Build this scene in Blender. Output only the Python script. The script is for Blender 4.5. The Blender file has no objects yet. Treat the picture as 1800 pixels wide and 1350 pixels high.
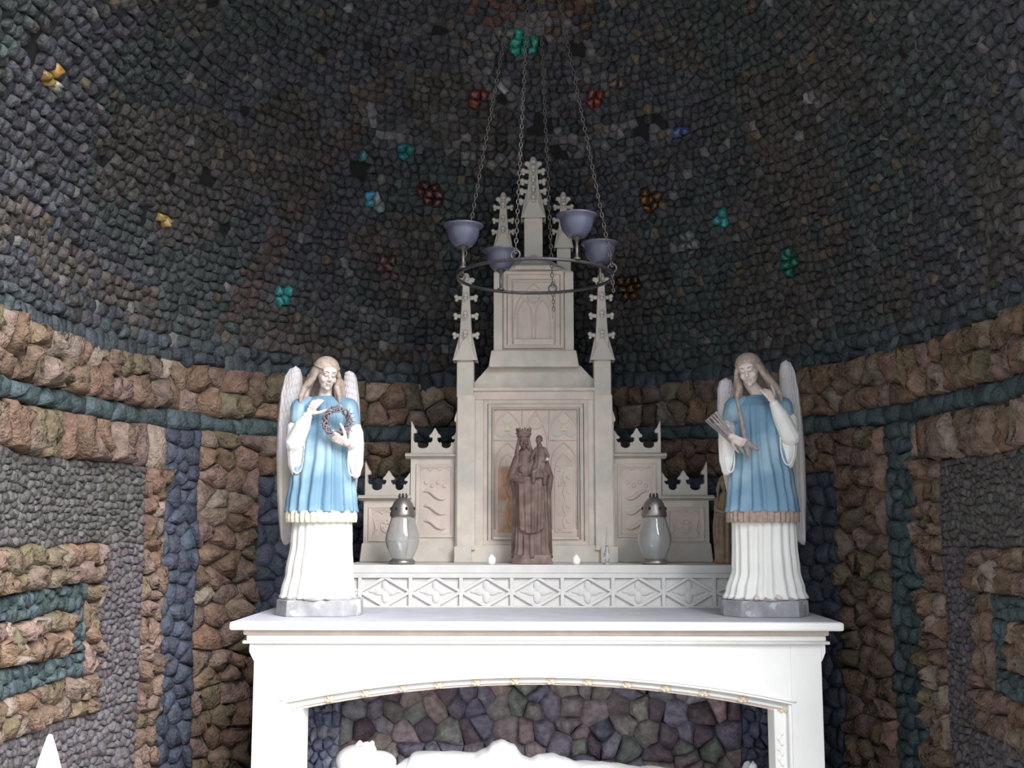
import bpy, bmesh, math, random
from math import sin, cos, pi, sqrt, atan, atan2, radians as R
from mathutils import Vector, Matrix, noise
from mathutils.kdtree import KDTree
random.seed(7)
noise.seed_set(3)
SC = bpy.context.scene
COL = SC.collection

# ------------------------------------------------------------------ camera, world, sun, exposure
FPX = 1950.0
PITCH = math.atan(245.0 / FPX)
YAW = math.atan(34.0 / FPX)
EYE = Vector((-0.02, 0.0, 1.373))
cam_d = bpy.data.cameras.new('camera')
cam_d.sensor_width = 36.0
cam_d.lens = FPX / 1800.0 * 36.0
cam_d.clip_start = 0.05
cam_d.clip_end = 200
cam = bpy.data.objects.new('camera', cam_d)
COL.objects.link(cam)
cam.location = EYE
cam.rotation_euler = (R(90) + PITCH, 0, YAW)
SC.camera = cam

world = bpy.data.worlds.new('overcast_sky')
SC.world = world
world.use_nodes = True
wn = world.node_tree
bg = wn.nodes['Background']
bg.inputs['Color'].default_value = (0.80, 0.88, 1.0, 1)
bg.inputs['Strength'].default_value = 1.6

sun_d = bpy.data.lights.new('hazy_sun', 'SUN')
sun_d.energy = 9.2
sun_d.angle = R(44)
sun_d.color = (1.0, 0.985, 1.0)
sun = bpy.data.objects.new('hazy_sun', sun_d)
COL.objects.link(sun)
# the sun stands behind the camera, a little to its right, over the arch of the grotto
SUN_EL, SUN_AZ = R(36), R(40)
sdir = Vector((sin(SUN_AZ) * cos(SUN_EL), -cos(SUN_AZ) * cos(SUN_EL), sin(SUN_EL)))
sun.rotation_euler = sdir.to_track_quat('Z', 'Y').to_euler()
sun.location = sdir * 12

SC.view_settings.view_transform = 'Standard'
SC.view_settings.look = 'None'
SC.view_settings.gamma = 1.0
SC.view_settings.use_curve_mapping = False
SC.view_settings.exposure = 0.0
try:
    SC.cycles.max_bounces = 8
    SC.cycles.diffuse_bounces = 5
    SC.cycles.use_denoising = True
except Exception:
    pass

# ------------------------------------------------------------------ picture <-> place
_f = Vector((-sin(YAW) * cos(PITCH), cos(YAW) * cos(PITCH), sin(PITCH)))
_r = Vector((cos(YAW), sin(YAW), 0))
_u = _r.cross(_f)
def ray(px, py):
    return (_f + _r * ((px - 900) / FPX) + _u * ((675 - py) / FPX))
def W(px, py, Y):
    """the point of the vertical plane at depth Y that is seen at the pixel"""
    d = ray(px, py)
    return EYE + d * (Y / d.y)
def X(px, Y, py=920): return W(px, py, Y).x
def Z(py, Y): return W(940, py, Y).z
def proj(p):
    d = p - EYE
    w = d.dot(_f)
    return (900 + FPX * d.dot(_r) / w, 675 - FPX * d.dot(_u) / w, w) if w > 0.1 else (-9e3, -9e3, w)

# ------------------------------------------------------------------ materials
def mat(name, col, rough=0.8, var=0.12, scale=8.0, bump=0.15, bscale=60.0, metal=0.0, attr=False, col2=None,
        trans=0.0, ior=1.45, spec=0.5, c2scale=None, c2lo=0.45, c2hi=0.62, alpha=1.0, dist=0.004):
    m = bpy.data.materials.new(name)
    m.use_nodes = True
    nt = m.node_tree; n = nt.nodes; l = nt.links
    b = n['Principled BSDF']
    b.inputs['Roughness'].default_value = rough
    b.inputs['Metallic'].default_value = metal
    b.inputs['IOR'].default_value = ior
    b.inputs['Specular IOR Level'].default_value = spec
    b.inputs['Transmission Weight'].default_value = trans
    b.inputs['Alpha'].default_value = alpha
    geo = n.new('ShaderNodeNewGeometry')
    tc = n.new('ShaderNodeTexCoord')
    pos = geo.outputs['Position'] if attr else tc.outputs['Object']
    nz = n.new('ShaderNodeTexNoise'); nz.inputs['Scale'].default_value = scale; nz.inputs['Detail'].default_value = 5
    l.new(pos, nz.inputs['Vector'])
    mr = n.new('ShaderNodeMapRange')
    mr.inputs['From Min'].default_value = 0.3; mr.inputs['From Max'].default_value = 0.7
    mr.inputs['To Min'].default_value = 1 - var; mr.inputs['To Max'].default_value = 1 + var
    l.new(nz.outputs['Fac'], mr.inputs['Value'])
    mx = n.new('ShaderNodeMix'); mx.data_type = 'RGBA'; mx.blend_type = 'MULTIPLY'
    mx.inputs['Factor'].default_value = 1.0
    src = None
    if attr:
        at = n.new('ShaderNodeAttribute'); at.attribute_name = 'Col'
        src = at.outputs['Color']
    elif col2 is not None:
        n2 = n.new('ShaderNodeTexNoise'); n2.inputs['Scale'].default_value = c2scale or scale * 0.4; n2.inputs['Detail'].default_value = 4
        l.new(pos, n2.inputs['Vector'])
        m2 = n.new('ShaderNodeMapRange'); m2.inputs['From Min'].default_value = c2lo; m2.inputs['From Max'].default_value = c2hi
        l.new(n2.outputs['Fac'], m2.inputs['Value'])
        mc = n.new('ShaderNodeMix'); mc.data_type = 'RGBA'
        mc.inputs['A'].default_value = (*col, 1); mc.inputs['B'].default_value = (*col2, 1)
        l.new(m2.outputs['Result'], mc.inputs['Factor'])
        src = mc.outputs['Result']
    if src is not None: l.new(src, mx.inputs['A'])
    else: mx.inputs['A'].default_value = (*col, 1)
    cb = n.new('ShaderNodeCombineColor')
    for k in ('Red', 'Green', 'Blue'): l.new(mr.outputs['Result'], cb.inputs[k])
    l.new(cb.outputs['Color'], mx.inputs['B'])
    l.new(mx.outputs['Result'], b.inputs['Base Color'])
    if bump > 0:
        bn = n.new('ShaderNodeTexNoise'); bn.inputs['Scale'].default_value = bscale; bn.inputs['Detail'].default_value = 6
        l.new(pos, bn.inputs['Vector'])
        bp = n.new('ShaderNodeBump'); bp.inputs['Strength'].default_value = bump; bp.inputs['Distance'].default_value = dist
        l.new(bn.outputs['Fac'], bp.inputs['Height'])
        l.new(bp.outputs['Normal'], b.inputs['Normal'])
    return m

M = {}
M['tuff'] = mat('tuff_stone', (.3, .2, .15), .92, .38, 26, 1.0, 80, attr=True, dist=.018, spec=.2)
M['slag'] = mat('slag_stone', (.1, .11, .12), .6, .35, 34, .9, 75, attr=True, dist=.012, spec=.45)
M['glassy'] = mat('glass_slag', (.1, .4, .4), .25, .35, 40, .6, 80, attr=True, dist=.006, spec=.7)
M['backing'] = mat('mortar_darkened_as_shade', (.010, .010, .010), .95, .3, 20, .5, 40)  # mortar blackened so shallow holes and gaps read as deep shade
M['lime'] = mat('weathered_limestone', (.62, .555, .475), .85, .10, 14, .25, 90, col2=(.53, .495, .435), c2scale=5)
M['pink'] = mat('rose_tinted_limestone', (.64, .53, .46), .85, .12, 18, .3, 90, col2=(.56, .48, .42), c2scale=9)
M['ochre'] = mat('orange_stained_limestone', (.55, .31, .19), .85, .2, 20, .35, 70, col2=(.52, .40, .32), c2scale=14)
M['gradine'] = mat('pale_grey_stone', (.60, .585, .555), .8, .07, 10, .15, 90)
M['white'] = mat('white_painted_stone', (.86, .85, .81), .6, .04, 6, .08, 60)
M['ledge'] = mat('grey_ledge_stone', (.50, .50, .55), .75, .08, 9, .12, 90)
M['rosette'] = mat('gilded_stone', (.66, .55, .40), .7, .2, 40, .3, 120)
M['skin'] = mat('painted_flesh', (.66, .55, .50), .5, .05, 12, .05, 60)
M['hair'] = mat('painted_hair', (.40, .315, .26), .65, .22, 60, .5, 220, dist=.003)
M['robe'] = mat('painted_white_robe', (.80, .79, .74), .6, .05, 9, .1, 60)
M['blue'] = mat('painted_blue_tunic', (.15, .28, .39), .5, .12, 7, .12, 60, col2=(.27, .40, .48), c2scale=6)
M['fringe'] = mat('gilded_cream_fringe', (.66, .60, .46), .7, .15, 60, .3, 120)
M['fringe2'] = mat('brown_fringe', (.36, .27, .22), .7, .2, 60, .3, 120)
M['wing'] = mat('painted_lilac_wing', (.56, .53, .55), .6, .1, 14, .15, 80, col2=(.50, .46, .39), c2scale=3)
M['plinth'] = mat('chipped_grey_plinth', (.32, .32, .33), .85, .2, 20, .5, 50, col2=(.50, .50, .49), c2scale=16, c2lo=.55, c2hi=.6)
M['thorn'] = mat('grey_brown_thorn', (.22, .19, .20), .7, .25, 60, .3, 120)
M['rod'] = mat('grey_wooden_rod', (.27, .24, .23), .75, .25, 60, .4, 150)
M['wood'] = mat('dark_carved_wood', (.145, .092, .078), .55, .25, 25, .25, 90, col2=(.19, .13, .11), c2scale=12)
M['wood2'] = mat('tan_carved_wood', (.26, .185, .12), .6, .3, 30, .4, 90)
M['iron'] = mat('blackened_iron', (.05, .048, .052), .5, .2, 30, .2, 90, metal=.6)
M['chain'] = mat('dull_chain_metal', (.085, .077, .068), .45, .2, 40, .1, 90, metal=.5)
M['bowl'] = mat('violet_grey_glaze', (.058, .06, .092), .32, .12, 12, .05, 50, spec=.6)
M['cap'] = mat('tarnished_pewter', (.30, .27, .25), .38, .2, 18, .15, 60, metal=.75)
M['hole'] = mat('dark_vent', (.02, .02, .02), .9, .1, 10, 0)
M['glass'] = mat('clear_lamp_glass', (.86, .88, .88), .06, .02, 8, .15, 35, trans=.9, ior=1.45)
M['wax'] = mat('white_wax', (.85, .84, .80), .5, .03, 8, .05, 60)
M['plaster'] = mat('white_plaster', (.88, .88, .88), .6, .03, 8, .08, 60)
M['floor'] = mat('grey_flagstone', (.34, .33, .31), .9, .15, 4, .2, 40)
M['lip'] = mat('painted_lip', (.50, .33, .31), .5, .05, 8, 0)
M['brow'] = mat('painted_brow', (.30, .23, .20), .6, .05, 8, 0)

# ------------------------------------------------------------------ object helpers
def empty(name, loc=(0, 0, 0), parent=None):
    o = bpy.data.objects.new(name, None)
    o.empty_display_size = 0.05
    COL.objects.link(o)
    if parent: o.parent = parent
    o.location = loc
    return o
def tag(o, label=None, cat=None, group=None, kind=None):
    if label: o['label'] = label
    if cat: o['category'] = cat
    if group: o['group'] = group
    if kind: o['kind'] = kind
    return o
def link_mesh(name, me, m, parent=None, smooth=None):
    if m is not None and not me.materials: me.materials.append(m)
    o = bpy.data.objects.new(name, me)
    COL.objects.link(o)
    if parent:
        o.parent = parent
    if smooth is not None:
        for p in me.polygons: p.use_smooth = smooth
    return o
def wpos(o):
    v = Vector((0, 0, 0))
    while o is not None:
        v += o.location; o = o.parent
    return v
def obj(name, bm, m, parent=None, smooth=False, origin=None, bevel=0.0, seg=2):
    """link bm (world coordinates) as one object whose origin is its own centre"""
    me = bpy.data.meshes.new(name)
    bmesh.ops.recalc_face_normals(bm, faces=bm.faces)
    bm.to_mesh(me); bm.free()
    if origin is None:
        c = Vector((0, 0, 0))
        for v in me.vertices: c += v.co
        origin = c / max(1, len(me.vertices))
    me.transform(Matrix.Translation(-Vector(origin)))
    o = link_mesh(name, me, m, parent, smooth)
    o.location = Vector(origin) - (wpos(parent) if parent else Vector((0, 0, 0)))
    if bevel > 0:
        md = o.modifiers.new('edge', 'BEVEL'); md.width = bevel; md.segments = seg; md.limit_method = 'ANGLE'; md.angle_limit = R(35)
    return o
def BM(): return bmesh.new()
def box(bm, x0, x1, y0, y1, z0, z1):
    vs = [bm.verts.new((x, y, z)) for z in (z0, z1) for x, y in ((x0, y0), (x1, y0), (x1, y1), (x0, y1))]
    for f in ((0, 3, 2, 1), (4, 5, 6, 7), (0, 1, 5, 4), (1, 2, 6, 5), (2, 3, 7, 6), (3, 0, 4, 7)):
        bm.faces.new([vs[i] for i in f])
def frustum(bm, c0, hx0, hy0, z0, c1, hx1, hy1, z1):
    vs = []
    for (c, hx, hy, z) in ((c0, hx0, hy0, z0), (c1, hx1, hy1, z1)):
        for sx, sy in ((-1, -1), (1, -1), (1, 1), (-1, 1)):
            vs.append(bm.verts.new((c[0] + sx * hx, c[1] + sy * hy, z)))
    for f in ((0, 3, 2, 1), (4, 5, 6, 7), (0, 1, 5, 4), (1, 2, 6, 5), (2, 3, 7, 6), (3, 0, 4, 7)):
        bm.faces.new([vs[i] for i in f])
def prism(bm, pts, y0, y1):
    """extrude an outline given in (x,z) from depth y0 to y1"""
    a = [bm.verts.new((x, y0, z)) for x, z in pts]
    b = [bm.verts.new((x, y1, z)) for x, z in pts]
    n = len(pts)
    bm.faces.new(a); bm.faces.new(b[::-1])
    for i in range(n):
        j = (i + 1) % n
        bm.faces.new((a[i], b[i], b[j], a[j]))
def strip(bm, xs, zlo, zhi, y0, y1):
    """solid between two curves zlo(x), zhi(x)"""
    n = len(xs); g = []
    for x, a, b in zip(xs, zlo, zhi):
        g.append([bm.verts.new(p) for p in ((x, y0, a), (x, y0, b), (x, y1, b), (x, y1, a))])
    for i in range(n - 1):
        for k in range(4):
            bm.faces.new((g[i][k], g[i + 1][k], g[i + 1][(k + 1) % 4], g[i][(k + 1) % 4]))
    bm.faces.new(g[0]); bm.faces.new(g[-1][::-1])
def frame_of(t):
    t = t.normalized()
    a = Vector((0, 0, 1)) if abs(t.z) < 0.9 else Vector((1, 0, 0))
    u = t.cross(a).normalized()
    return u, t.cross(u).normalized()
def tube(bm, pts, r, n=8, cap=True, flat=1.0):
    pts = [Vector(p) for p in pts]
    rs = r if isinstance(r, (list, tuple)) else [r] * len(pts)
    rings = []
    u = None
    for i, p in enumerate(pts):
        t = pts[min(i + 1, len(pts) - 1)] - pts[max(i - 1, 0)]
        if t.length < 1e-9: t = Vector((0, 0, 1))
        t.normalize()
        if u is None: u, v = frame_of(t)
        else:
            u = (u - t * u.dot(t)).normalized()
        v = t.cross(u)
        rings.append([bm.verts.new(p + (u * cos(2 * pi * k / n) + v * sin(2 * pi * k / n) * flat) * rs[i]) for k in range(n)])
    for a, b in zip(rings, rings[1:]):
        for k in range(n):
            bm.faces.new((a[k], a[(k + 1) % n], b[(k + 1) % n], b[k]))
    if cap:
        bm.faces.new(rings[0][::-1]); bm.faces.new(rings[-1])
def torus(bm, c, r, rr, n=24, k=8, ax=(0, 0, 1), rot=0.0, sq=1.0):
    q = Vector((0, 0, 1)).rotation_difference(Vector(ax))
    c = Vector(c); g = []
    for i in range(n):
        a = 2 * pi * i / n + rot
        row = []
        for j in range(k):
            b = 2 * pi * j / k
            p = Vector((cos(a) * (r + rr * cos(b)), sin(a) * sq * (r + rr * cos(b)), rr * sin(b)))
            row.append(bm.verts.new(c + q @ p))
        g.append(row)
    for i in range(n):
        for j in range(k):
            bm.faces.new((g[i][j], g[(i + 1) % n][j], g[(i + 1) % n][(j + 1) % k], g[i][(j + 1) % k]))
def lathe(bm, c, prof, n=32, sy=1.0, fold=None):
    """prof: list of (r, z); fold(a, i) scales the radius"""
    g = []
    for i, (r, z) in enumerate(prof):
        row = []
        for k in range(n):
            a = 2 * pi * k / n
            q = r * (fold(a, i) if fold else 1)
            row.append(bm.verts.new((c[0] + q * cos(a), c[1] + q * sin(a) * sy, c[2] + z)))
        g.append(row)
    for a, b in zip(g, g[1:]):
        for k in range(n):
            bm.faces.new((a[k], a[(k + 1) % n], b[(k + 1) % n], b[k]))
    if prof[0][0] > 1e-5: bm.faces.new(g[0][::-1])
    if prof[-1][0] > 1e-5: bm.faces.new(g[-1])
    bmesh.ops.remove_doubles(bm, verts=bm.verts, dist=1e-6)
def ell(bm, c, r, rot=None, sub=2):
    if not hasattr(r, '__len__'): r = (r, r, r)
    mtx = Matrix.Translation(Vector(c))
    if rot is not None: mtx = mtx @ rot.to_4x4()
    mtx = mtx @ Matrix.Diagonal((*r, 1))
    bmesh.ops.create_icosphere(bm, subdivisions=sub, radius=1.0, matrix=mtx)
def caps(bm, p0, p1, r0, r1=None, sub=2):
    if r1 is None: r1 = r0
    ell(bm, p0, r0, sub=sub); ell(bm, p1, r1, sub=sub)
    tube(bm, [p0, p1], [r0, r1], n=12)
def chain_caps(bm, pts, rs, sub=2):
    for i in range(len(pts) - 1): caps(bm, pts[i], pts[i + 1], rs[i], rs[i + 1], sub)
def remesh(bm, voxel, smooth=3):
    """fuse overlapping solids into one continuous skin"""
    me = bpy.data.meshes.new('tmp'); bm.to_mesh(me); bm.free()
    o = bpy.data.objects.new('tmp', me); COL.objects.link(o)
    md = o.modifiers.new('r', 'REMESH'); md.mode = 'VOXEL'; md.voxel_size = voxel
    if smooth:
        s = o.modifiers.new('s', 'SMOOTH'); s.factor = 0.5; s.iterations = smooth
    dg = bpy.context.evaluated_depsgraph_get()
    out = bpy.data.meshes.new_from_object(o.evaluated_get(dg))
    bpy.data.objects.remove(o); bpy.data.meshes.remove(me)
    b2 = bmesh.new(); b2.from_mesh(out); bpy.data.meshes.remove(out)
    return b2
def xf(bm, mtx):
    bmesh.ops.transform(bm, matrix=mtx, verts=bm.verts)
    return bm
# ------------------------------------------------------------------ the grotto: apse wall and dome set with stones
YC, RB, ZS = 4.07, 1.83, 2.10          # centre of the apse, its depth, springing of the dome
AL, AR = 1.83, 1.62                    # half widths to the left and to the right
YF = 3.10                              # the open front
S90 = 1.8 * pi / 2
SEND = S90 + (YC - YF)
def wall(s, z, h=0.0):
    a = AL if s < 0 else AR
    if abs(s) <= S90:
        t = s / 1.8
        n = Vector((sin(t) / a, cos(t) / RB, 0)).normalized()
        p = Vector((a * sin(t), YC + RB * cos(t), z))
    else:
        sg = 1 if s > 0 else -1
        n = Vector((sg, 0, 0)); p = Vector((sg * a, YC - (abs(s) - S90), z))
    return p - n * h
def rho(p):
    a = AL if p.x < 0 else AR
    q = (p.x / a) ** 2
    if p.y > YC: q += ((p.y - YC) / RB) ** 2
    if p.z > ZS: q += ((p.z - ZS) / RB) ** 2
    return q
def dnorm(p):
    a = AL if p.x < 0 else AR
    return Vector((p.x / a ** 2, (p.y - YC) / RB ** 2 if p.y > YC else 0, (p.z - ZS) / RB ** 2)).normalized()
def hit(px, py):
    d = ray(px, py)
    t = 2.4 / d.y
    while rho(EYE + d * t) < 1 and t < 12: t += 0.05
    lo, hi = t - 0.05, t
    for _ in range(18):
        m = (lo + hi) / 2
        if rho(EYE + d * m) < 1: lo = m
        else: hi = m
    return EYE + d * lo
def s_of(px, py=1000):
    p = hit(px, py)
    if p.y > YC:
        a = AL if p.x < 0 else AR
        return 1.8 * atan2(p.x / a, (p.y - YC) / RB)
    return (S90 + YC - p.y) * (1 if p.x > 0 else -1)

def clip(poly, mx, my, nx, ny):
    out = []
    n = len(poly)
    for i in range(n):
        a = poly[i]; b = poly[(i + 1) % n]
        da = (a[0] - mx) * nx + (a[1] - my) * ny
        db = (b[0] - mx) * nx + (b[1] - my) * ny
        if da <= 0: out.append(a)
        if (da < 0 < db) or (db < 0 < da):
            t = da / (da - db)
            out.append((a[0] + (b[0] - a[0]) * t, a[1] + (b[1] - a[1]) * t))
    return out
def tidy(poly, emin):
    out = []
    for p in poly:
        if not out or (p[0] - out[-1][0]) ** 2 + (p[1] - out[-1][1]) ** 2 > emin * emin: out.append(p)
    if len(out) > 2 and (out[0][0] - out[-1][0]) ** 2 + (out[0][1] - out[-1][1]) ** 2 <= emin * emin: out.pop()
    return out
def cells_rect(x0, x1, y0, y1, gx, gy=None, jit=0.42):
    gy = gy or gx
    nx = max(1, round((x1 - x0) / gx)); ny = max(1, round((y1 - y0) / gy))
    dx = (x1 - x0) / nx; dy = (y1 - y0) / ny
    pt = {}
    for i in range(nx):
        for j in range(ny):
            pt[i, j] = (x0 + (i + .5 + random.uniform(-jit, jit) + (0.25 if j % 2 else -0.25) * (nx > 1)) * dx,
                        y0 + (j + .5 + random.uniform(-jit, jit)) * dy)
    ar = dy / dx
    for (i, j), (px, py) in pt.items():
        poly = [(x0, y0), (x1, y0), (x1, y1), (x0, y1)]
        bx0, bx1, by0, by1 = px - 2.2 * dx, px + 2.2 * dx, py - 2.2 * dy, py + 2.2 * dy
        poly = [(max(x0, bx0), max(y0, by0)), (min(x1, bx1), max(y0, by0)), (min(x1, bx1), min(y1, by1)), (max(x0, bx0), min(y1, by1))]
        for a in (-2, -1, 0, 1, 2):
            for b in (-2, -1, 0, 1, 2):
                q = pt.get((i + a, j + b))
                if q is None or (a == 0 and b == 0): continue
                # anisotropic distance: y scaled by 1/ar
                nxv = (q[0] - px); nyv = (q[1] - py) / (ar * ar)
                poly = clip(poly, (q[0] + px) / 2, (q[1] + py) / 2, nxv, nyv)
                if len(poly) < 3: break
            if len(poly) < 3: break
        if len(poly) >= 3: yield (px, py), poly
def area2(poly):
    return abs(sum(poly[i - 1][0] * poly[i][1] - poly[i][0] * poly[i - 1][1] for i in range(len(poly)))) / 2

class Stones:
    """collects stones for one piece of the setting, then links the largest as parts and the rest as one part"""
    def __init__(s, parent): s.parent = parent; s.k = {}
    def add(s, kind, m, poly, surf, h, col, rough=0.2, gap=0.9, sub=None):
        """poly in surface coordinates; surf(u,v,h) -> point"""
        cx = sum(p[0] for p in poly) / len(poly); cy = sum(p[1] for p in poly) / len(poly)
        A = area2(poly)
        if A < 1e-5: return
        size = sqrt(A)
        poly = tidy(poly, size * 0.12)
        if len(poly) < 3: return
        lim = size * 0.55
        q = []
        for i in range(len(poly)):
            a = poly[i]; b = poly[(i + 1) % len(poly)]
            q.append(a)
            L = sqrt((a[0] - b[0]) ** 2 + (a[1] - b[1]) ** 2)
            if L > lim: q.append(((a[0] + b[0]) / 2, (a[1] + b[1]) / 2))
        n = len(q)
        seed = random.uniform(0, 100)
        vs = []; tx = random.uniform(-.3, .3); ty = random.uniform(-.3, .3)
        for f, hh, w in ((1.06, -0.12, 0), (gap * 0.93, 0.50, 1), (0.55, 0.94, 1)):
            for i, p in enumerate(q):
                dx = p[0] - cx; dy = p[1] - cy
                ang = atan2(dy, dx)
                wob = 1 + rough * (noise.noise(Vector((cos(ang) * 1.3 + seed, sin(ang) * 1.3, f))))
                ff = f * (1 - .5 * max(0, 1 - wob)) if f > .8 else f * wob
                tilt = (dx * tx + dy * ty) / max(size, 1e-6)
                hz = hh * h + w * h * (0.55 * tilt + rough * 1.4 * noise.noise(Vector((dx / size * 2 + seed, dy / size * 2, f * 3))))
                vs.append(surf(cx + dx * ff, cy + dy * ff, hz))
        vs.append(surf(cx, cy, h * (1.0 + random.uniform(-.15, .15))))
        fs = []
        for r in (0, 1):
            for i in range(n):
                j = (i + 1) % n
                fs.append((r * n + i, r * n + j, (r + 1) * n + j, (r + 1) * n + i))
        c = 3 * n
        for i in range(n): fs.append((2 * n + i, 2 * n + (i + 1) % n, c))
        px, py, w = proj(vs[-1])
        inview = -30 < px < 1830 and -30 < py < 1380
        show = (size / w) ** 2 if inview else 0.0
        if kind not in s.k: s.k[kind] = [m, []]
        s.k[kind][1].append((show, vs, fs, col, (px, py)))
    def build(s, limit=295):
        for kind, (m, L) in s.k.items():
            L.sort(key=lambda t: -t[0])
            one = [t for t in L[:limit] if t[0] > 0]
            rest = L[len(one):]
            for t in one: s.mesh(kind, m, [t])
            if rest:
                o = s.mesh(kind + '_field', m, rest)
                o['kind'] = 'stuff'
    def mesh(s, name, m, L):
        V = []; F = []; Cc = []
        for show, vs, fs, col, _ in L:
            b = len(V); V += vs; F += [tuple(i + b for i in f) for f in fs]
            Cc += [(*col, 1.0)] * len(vs)
        org = Vector((0, 0, 0)) if len(L) > 1 else L[0][1][-1].copy()
        me = bpy.data.meshes.new(name)
        me.from_pydata([v - org for v in V], [], F)
        me.update()
        at = me.color_attributes.new('Col', 'FLOAT_COLOR', 'POINT')
        at.data.foreach_set('color', [x for c in Cc for x in c])
        me.polygons.foreach_set('use_smooth', [True] * len(me.polygons))
        o = link_mesh(name, me, m, s.parent)
        o.location = org
        return o

def jitcol(c, v=0.22, hue=0.06):
    k = 1 + random.uniform(-v, v)
    return tuple(max(0.004, x * k * (1 + random.uniform(-hue, hue))) for x in c)

def backing(name, fn, us, vs, th=0.12):
    bm = BM(); g = []
    for u in us: g.append([[bm.verts.new(fn(u, v, h)) for v in vs] for h in (-0.004, -th)])
    for i in range(len(us) - 1):
        for j in range(len(vs) - 1):
            a, b = g[i], g[i + 1]
            bm.faces.new((a[0][j], a[0][j + 1], b[0][j + 1], b[0][j]))
            bm.faces.new((a[1][j], b[1][j], b[1][j + 1], a[1][j + 1]))
    for j in range(len(vs) - 1):
        for e in (0, -1):
            bm.faces.new((g[e][0][j], g[e][1][j], g[e][1][j + 1], g[e][0][j + 1]))
    for i in range(len(us) - 1):
        for e in (0, -1):
            bm.faces.new((g[i][0][e], g[i + 1][0][e], g[i + 1][1][e], g[i][1][e]))
    bmesh.ops.remove_doubles(bm, verts=bm.verts, dist=1e-5)
    o = obj(name, bm, M['backing'], smooth=True, origin=(0, 0, 0))
    o['kind'] = 'structure'
    return o
def lin(a, b, n): return [a + (b - a) * i / n for i in range(n + 1)]

# boundaries of the mosaic, read along the wall
SL = [s_of(x) for x in (124, 148, 174, 248, 282, 342, 447)]
SR = [s_of(x) for x in (1768, 1748, 1715, 1662, 1622, 1570, 1478)]
T0, T1, T2, T3 = ZS, 1.873, 1.798, 1.623
wall_back = backing('wall_back', wall, lin(SL[4], SR[4], 40), lin(0, ZS, 8))
wall_left = backing('wall_left', wall, lin(-SEND, SL[4], 22), lin(0, ZS, 8))
wall_right = backing('wall_right', wall, lin(SR[4], SEND, 22), lin(0, ZS, 8))
tag(wall_back, 'curved apse wall of brown tuff and dark slag behind the altar')
tag(wall_left, 'stone mosaic side wall with nested rectangles, lit by daylight')
tag(wall_right, 'stone mosaic side wall with nested rectangles, in shade')

TUFF = (.190, .128, .092); TUFF2 = (.198, .143, .116); TEAL = (.050, .072, .076); NAVY = (.052, .060, .085)
PURP = (.098, .086, .092); GREY = (.08, .088, .094)
def tuffcol(v):
    c = TUFF if random.random() < .6 else TUFF2
    if random.random() < .14: c = (.17, .135, .088)
    if random.random() < .10: c = (.26, .205, .165)
    return jitcol(c, .2, .045)
def zone(st, kind, s0, s1, z0, z1, g, gz=None, h=0.03, col=None):
    m = M['tuff'] if kind == 'tuff_stone' else M['slag']
    e = 0.012 if min(s1 - s0, z1 - z0) > 0.05 else 0.004
    for site, poly in cells_rect(s0, s1, z0, z1, g, gz):
        poly = [(u + e * noise.noise(Vector((u * 9, v * 9, 1.5))), v + 1.6 * e * noise.noise(Vector((u * 9, v * 9, 7.5)))) for u, v in poly]
        if kind == 'tuff_stone':
            c = tuffcol(0); hh = h * random.uniform(.45, 1.5)
            st.add(kind, m, poly, wall, hh, c, rough=.75, gap=.97)
        else:
            c = jitcol(col or GREY, .26, .05); hh = h * random.uniform(.6, 1.3)
            st.add(kind, m, poly, wall, hh, c, rough=.3, gap=.95)
def side(st, S, sg, SE):
    """S: s of the seven boundaries, sg -1 left / +1 right, SE the front end"""
    def zn(kind, a, b, z0, z1, *ar, **kw):
        lo, hi = (a, b) if a < b else (b, a)
        if hi - lo > 0.01: zone(st, kind, lo, hi, z0, z1, *ar, **kw)
    a124, a148, a174, a248, a282 = S[:5]
    far = sg * (S90 + .95)              # the far end of the nested panel
    zn('tuff_stone', SE, a282, T1, T0, .075, .10, h=.05)
    zn('slag_stone', SE, a282, T2, T1, .085, .07, h=.03, col=TEAL)
    zn('tuff_stone', far, a282, T3, T2, .085, .12, h=.05)
    zn('tuff_stone', a248, a282, 0, T3, .06, .075, h=.045)
    zn('slag_stone', a174, a248, .628, 1.289, .030, h=.016, col=PURP)
    zn('slag_stone', far, a248, 1.289, T3, .036, .030, h=.016, col=(.083, .078, .074))
    zn('slag_stone', far, a248, 0, .628, .036, .034, h=.018, col=PURP)
    zn('tuff_stone', far, a174, 1.133, 1.289, .07, .08, h=.045)
    zn('tuff_stone', far, a174, .628, .780, .075, .08, h=.045)
    zn('tuff_stone', a148, a174, .780, 1.133, .05, .10, h=.04)
    zn('slag_stone', far, a148, 1.038, 1.133, .045, .042, h=.024, col=TEAL)
    zn('slag_stone', far, a148, .780, .873, .045, .042, h=.024, col=TEAL)
    zn('slag_stone', a124, a148, .873, 1.038, .045, h=.024, col=TEAL)
    zn('tuff_stone', far, a124, .873, 1.038, .075, .085, h=.045)
    zn('slag_stone', SE, far, 0, T2, .09, h=.03, col=GREY)
st = Stones(wall_left); side(st, SL, -1, -SEND); st.build()
st = Stones(wall_right); side(st, SR, 1, SEND); st.build()
st = Stones(wall_back)
zone(st, 'tuff_stone', SL[4], SR[4], T1, T0, .105, .115, h=.045)
zone(st, 'slag_stone', SL[4], SR[4], T2, T1, .10, .07, h=.03, col=TEAL)
zone(st, 'slag_stone', SL[4], SL[5], 0, T2, .075, .07, h=.03, col=NAVY)
zone(st, 'slag_stone', SR[5], SR[4], 0, T2, .075, .07, h=.03, col=TEAL)
zone(st, 'tuff_stone', SL[5], SL[6], 0, T2, .10, .09, h=.04)
zone(st, 'tuff_stone', SR[6], SR[5], 0, T2, .10, .09, h=.04)
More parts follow.
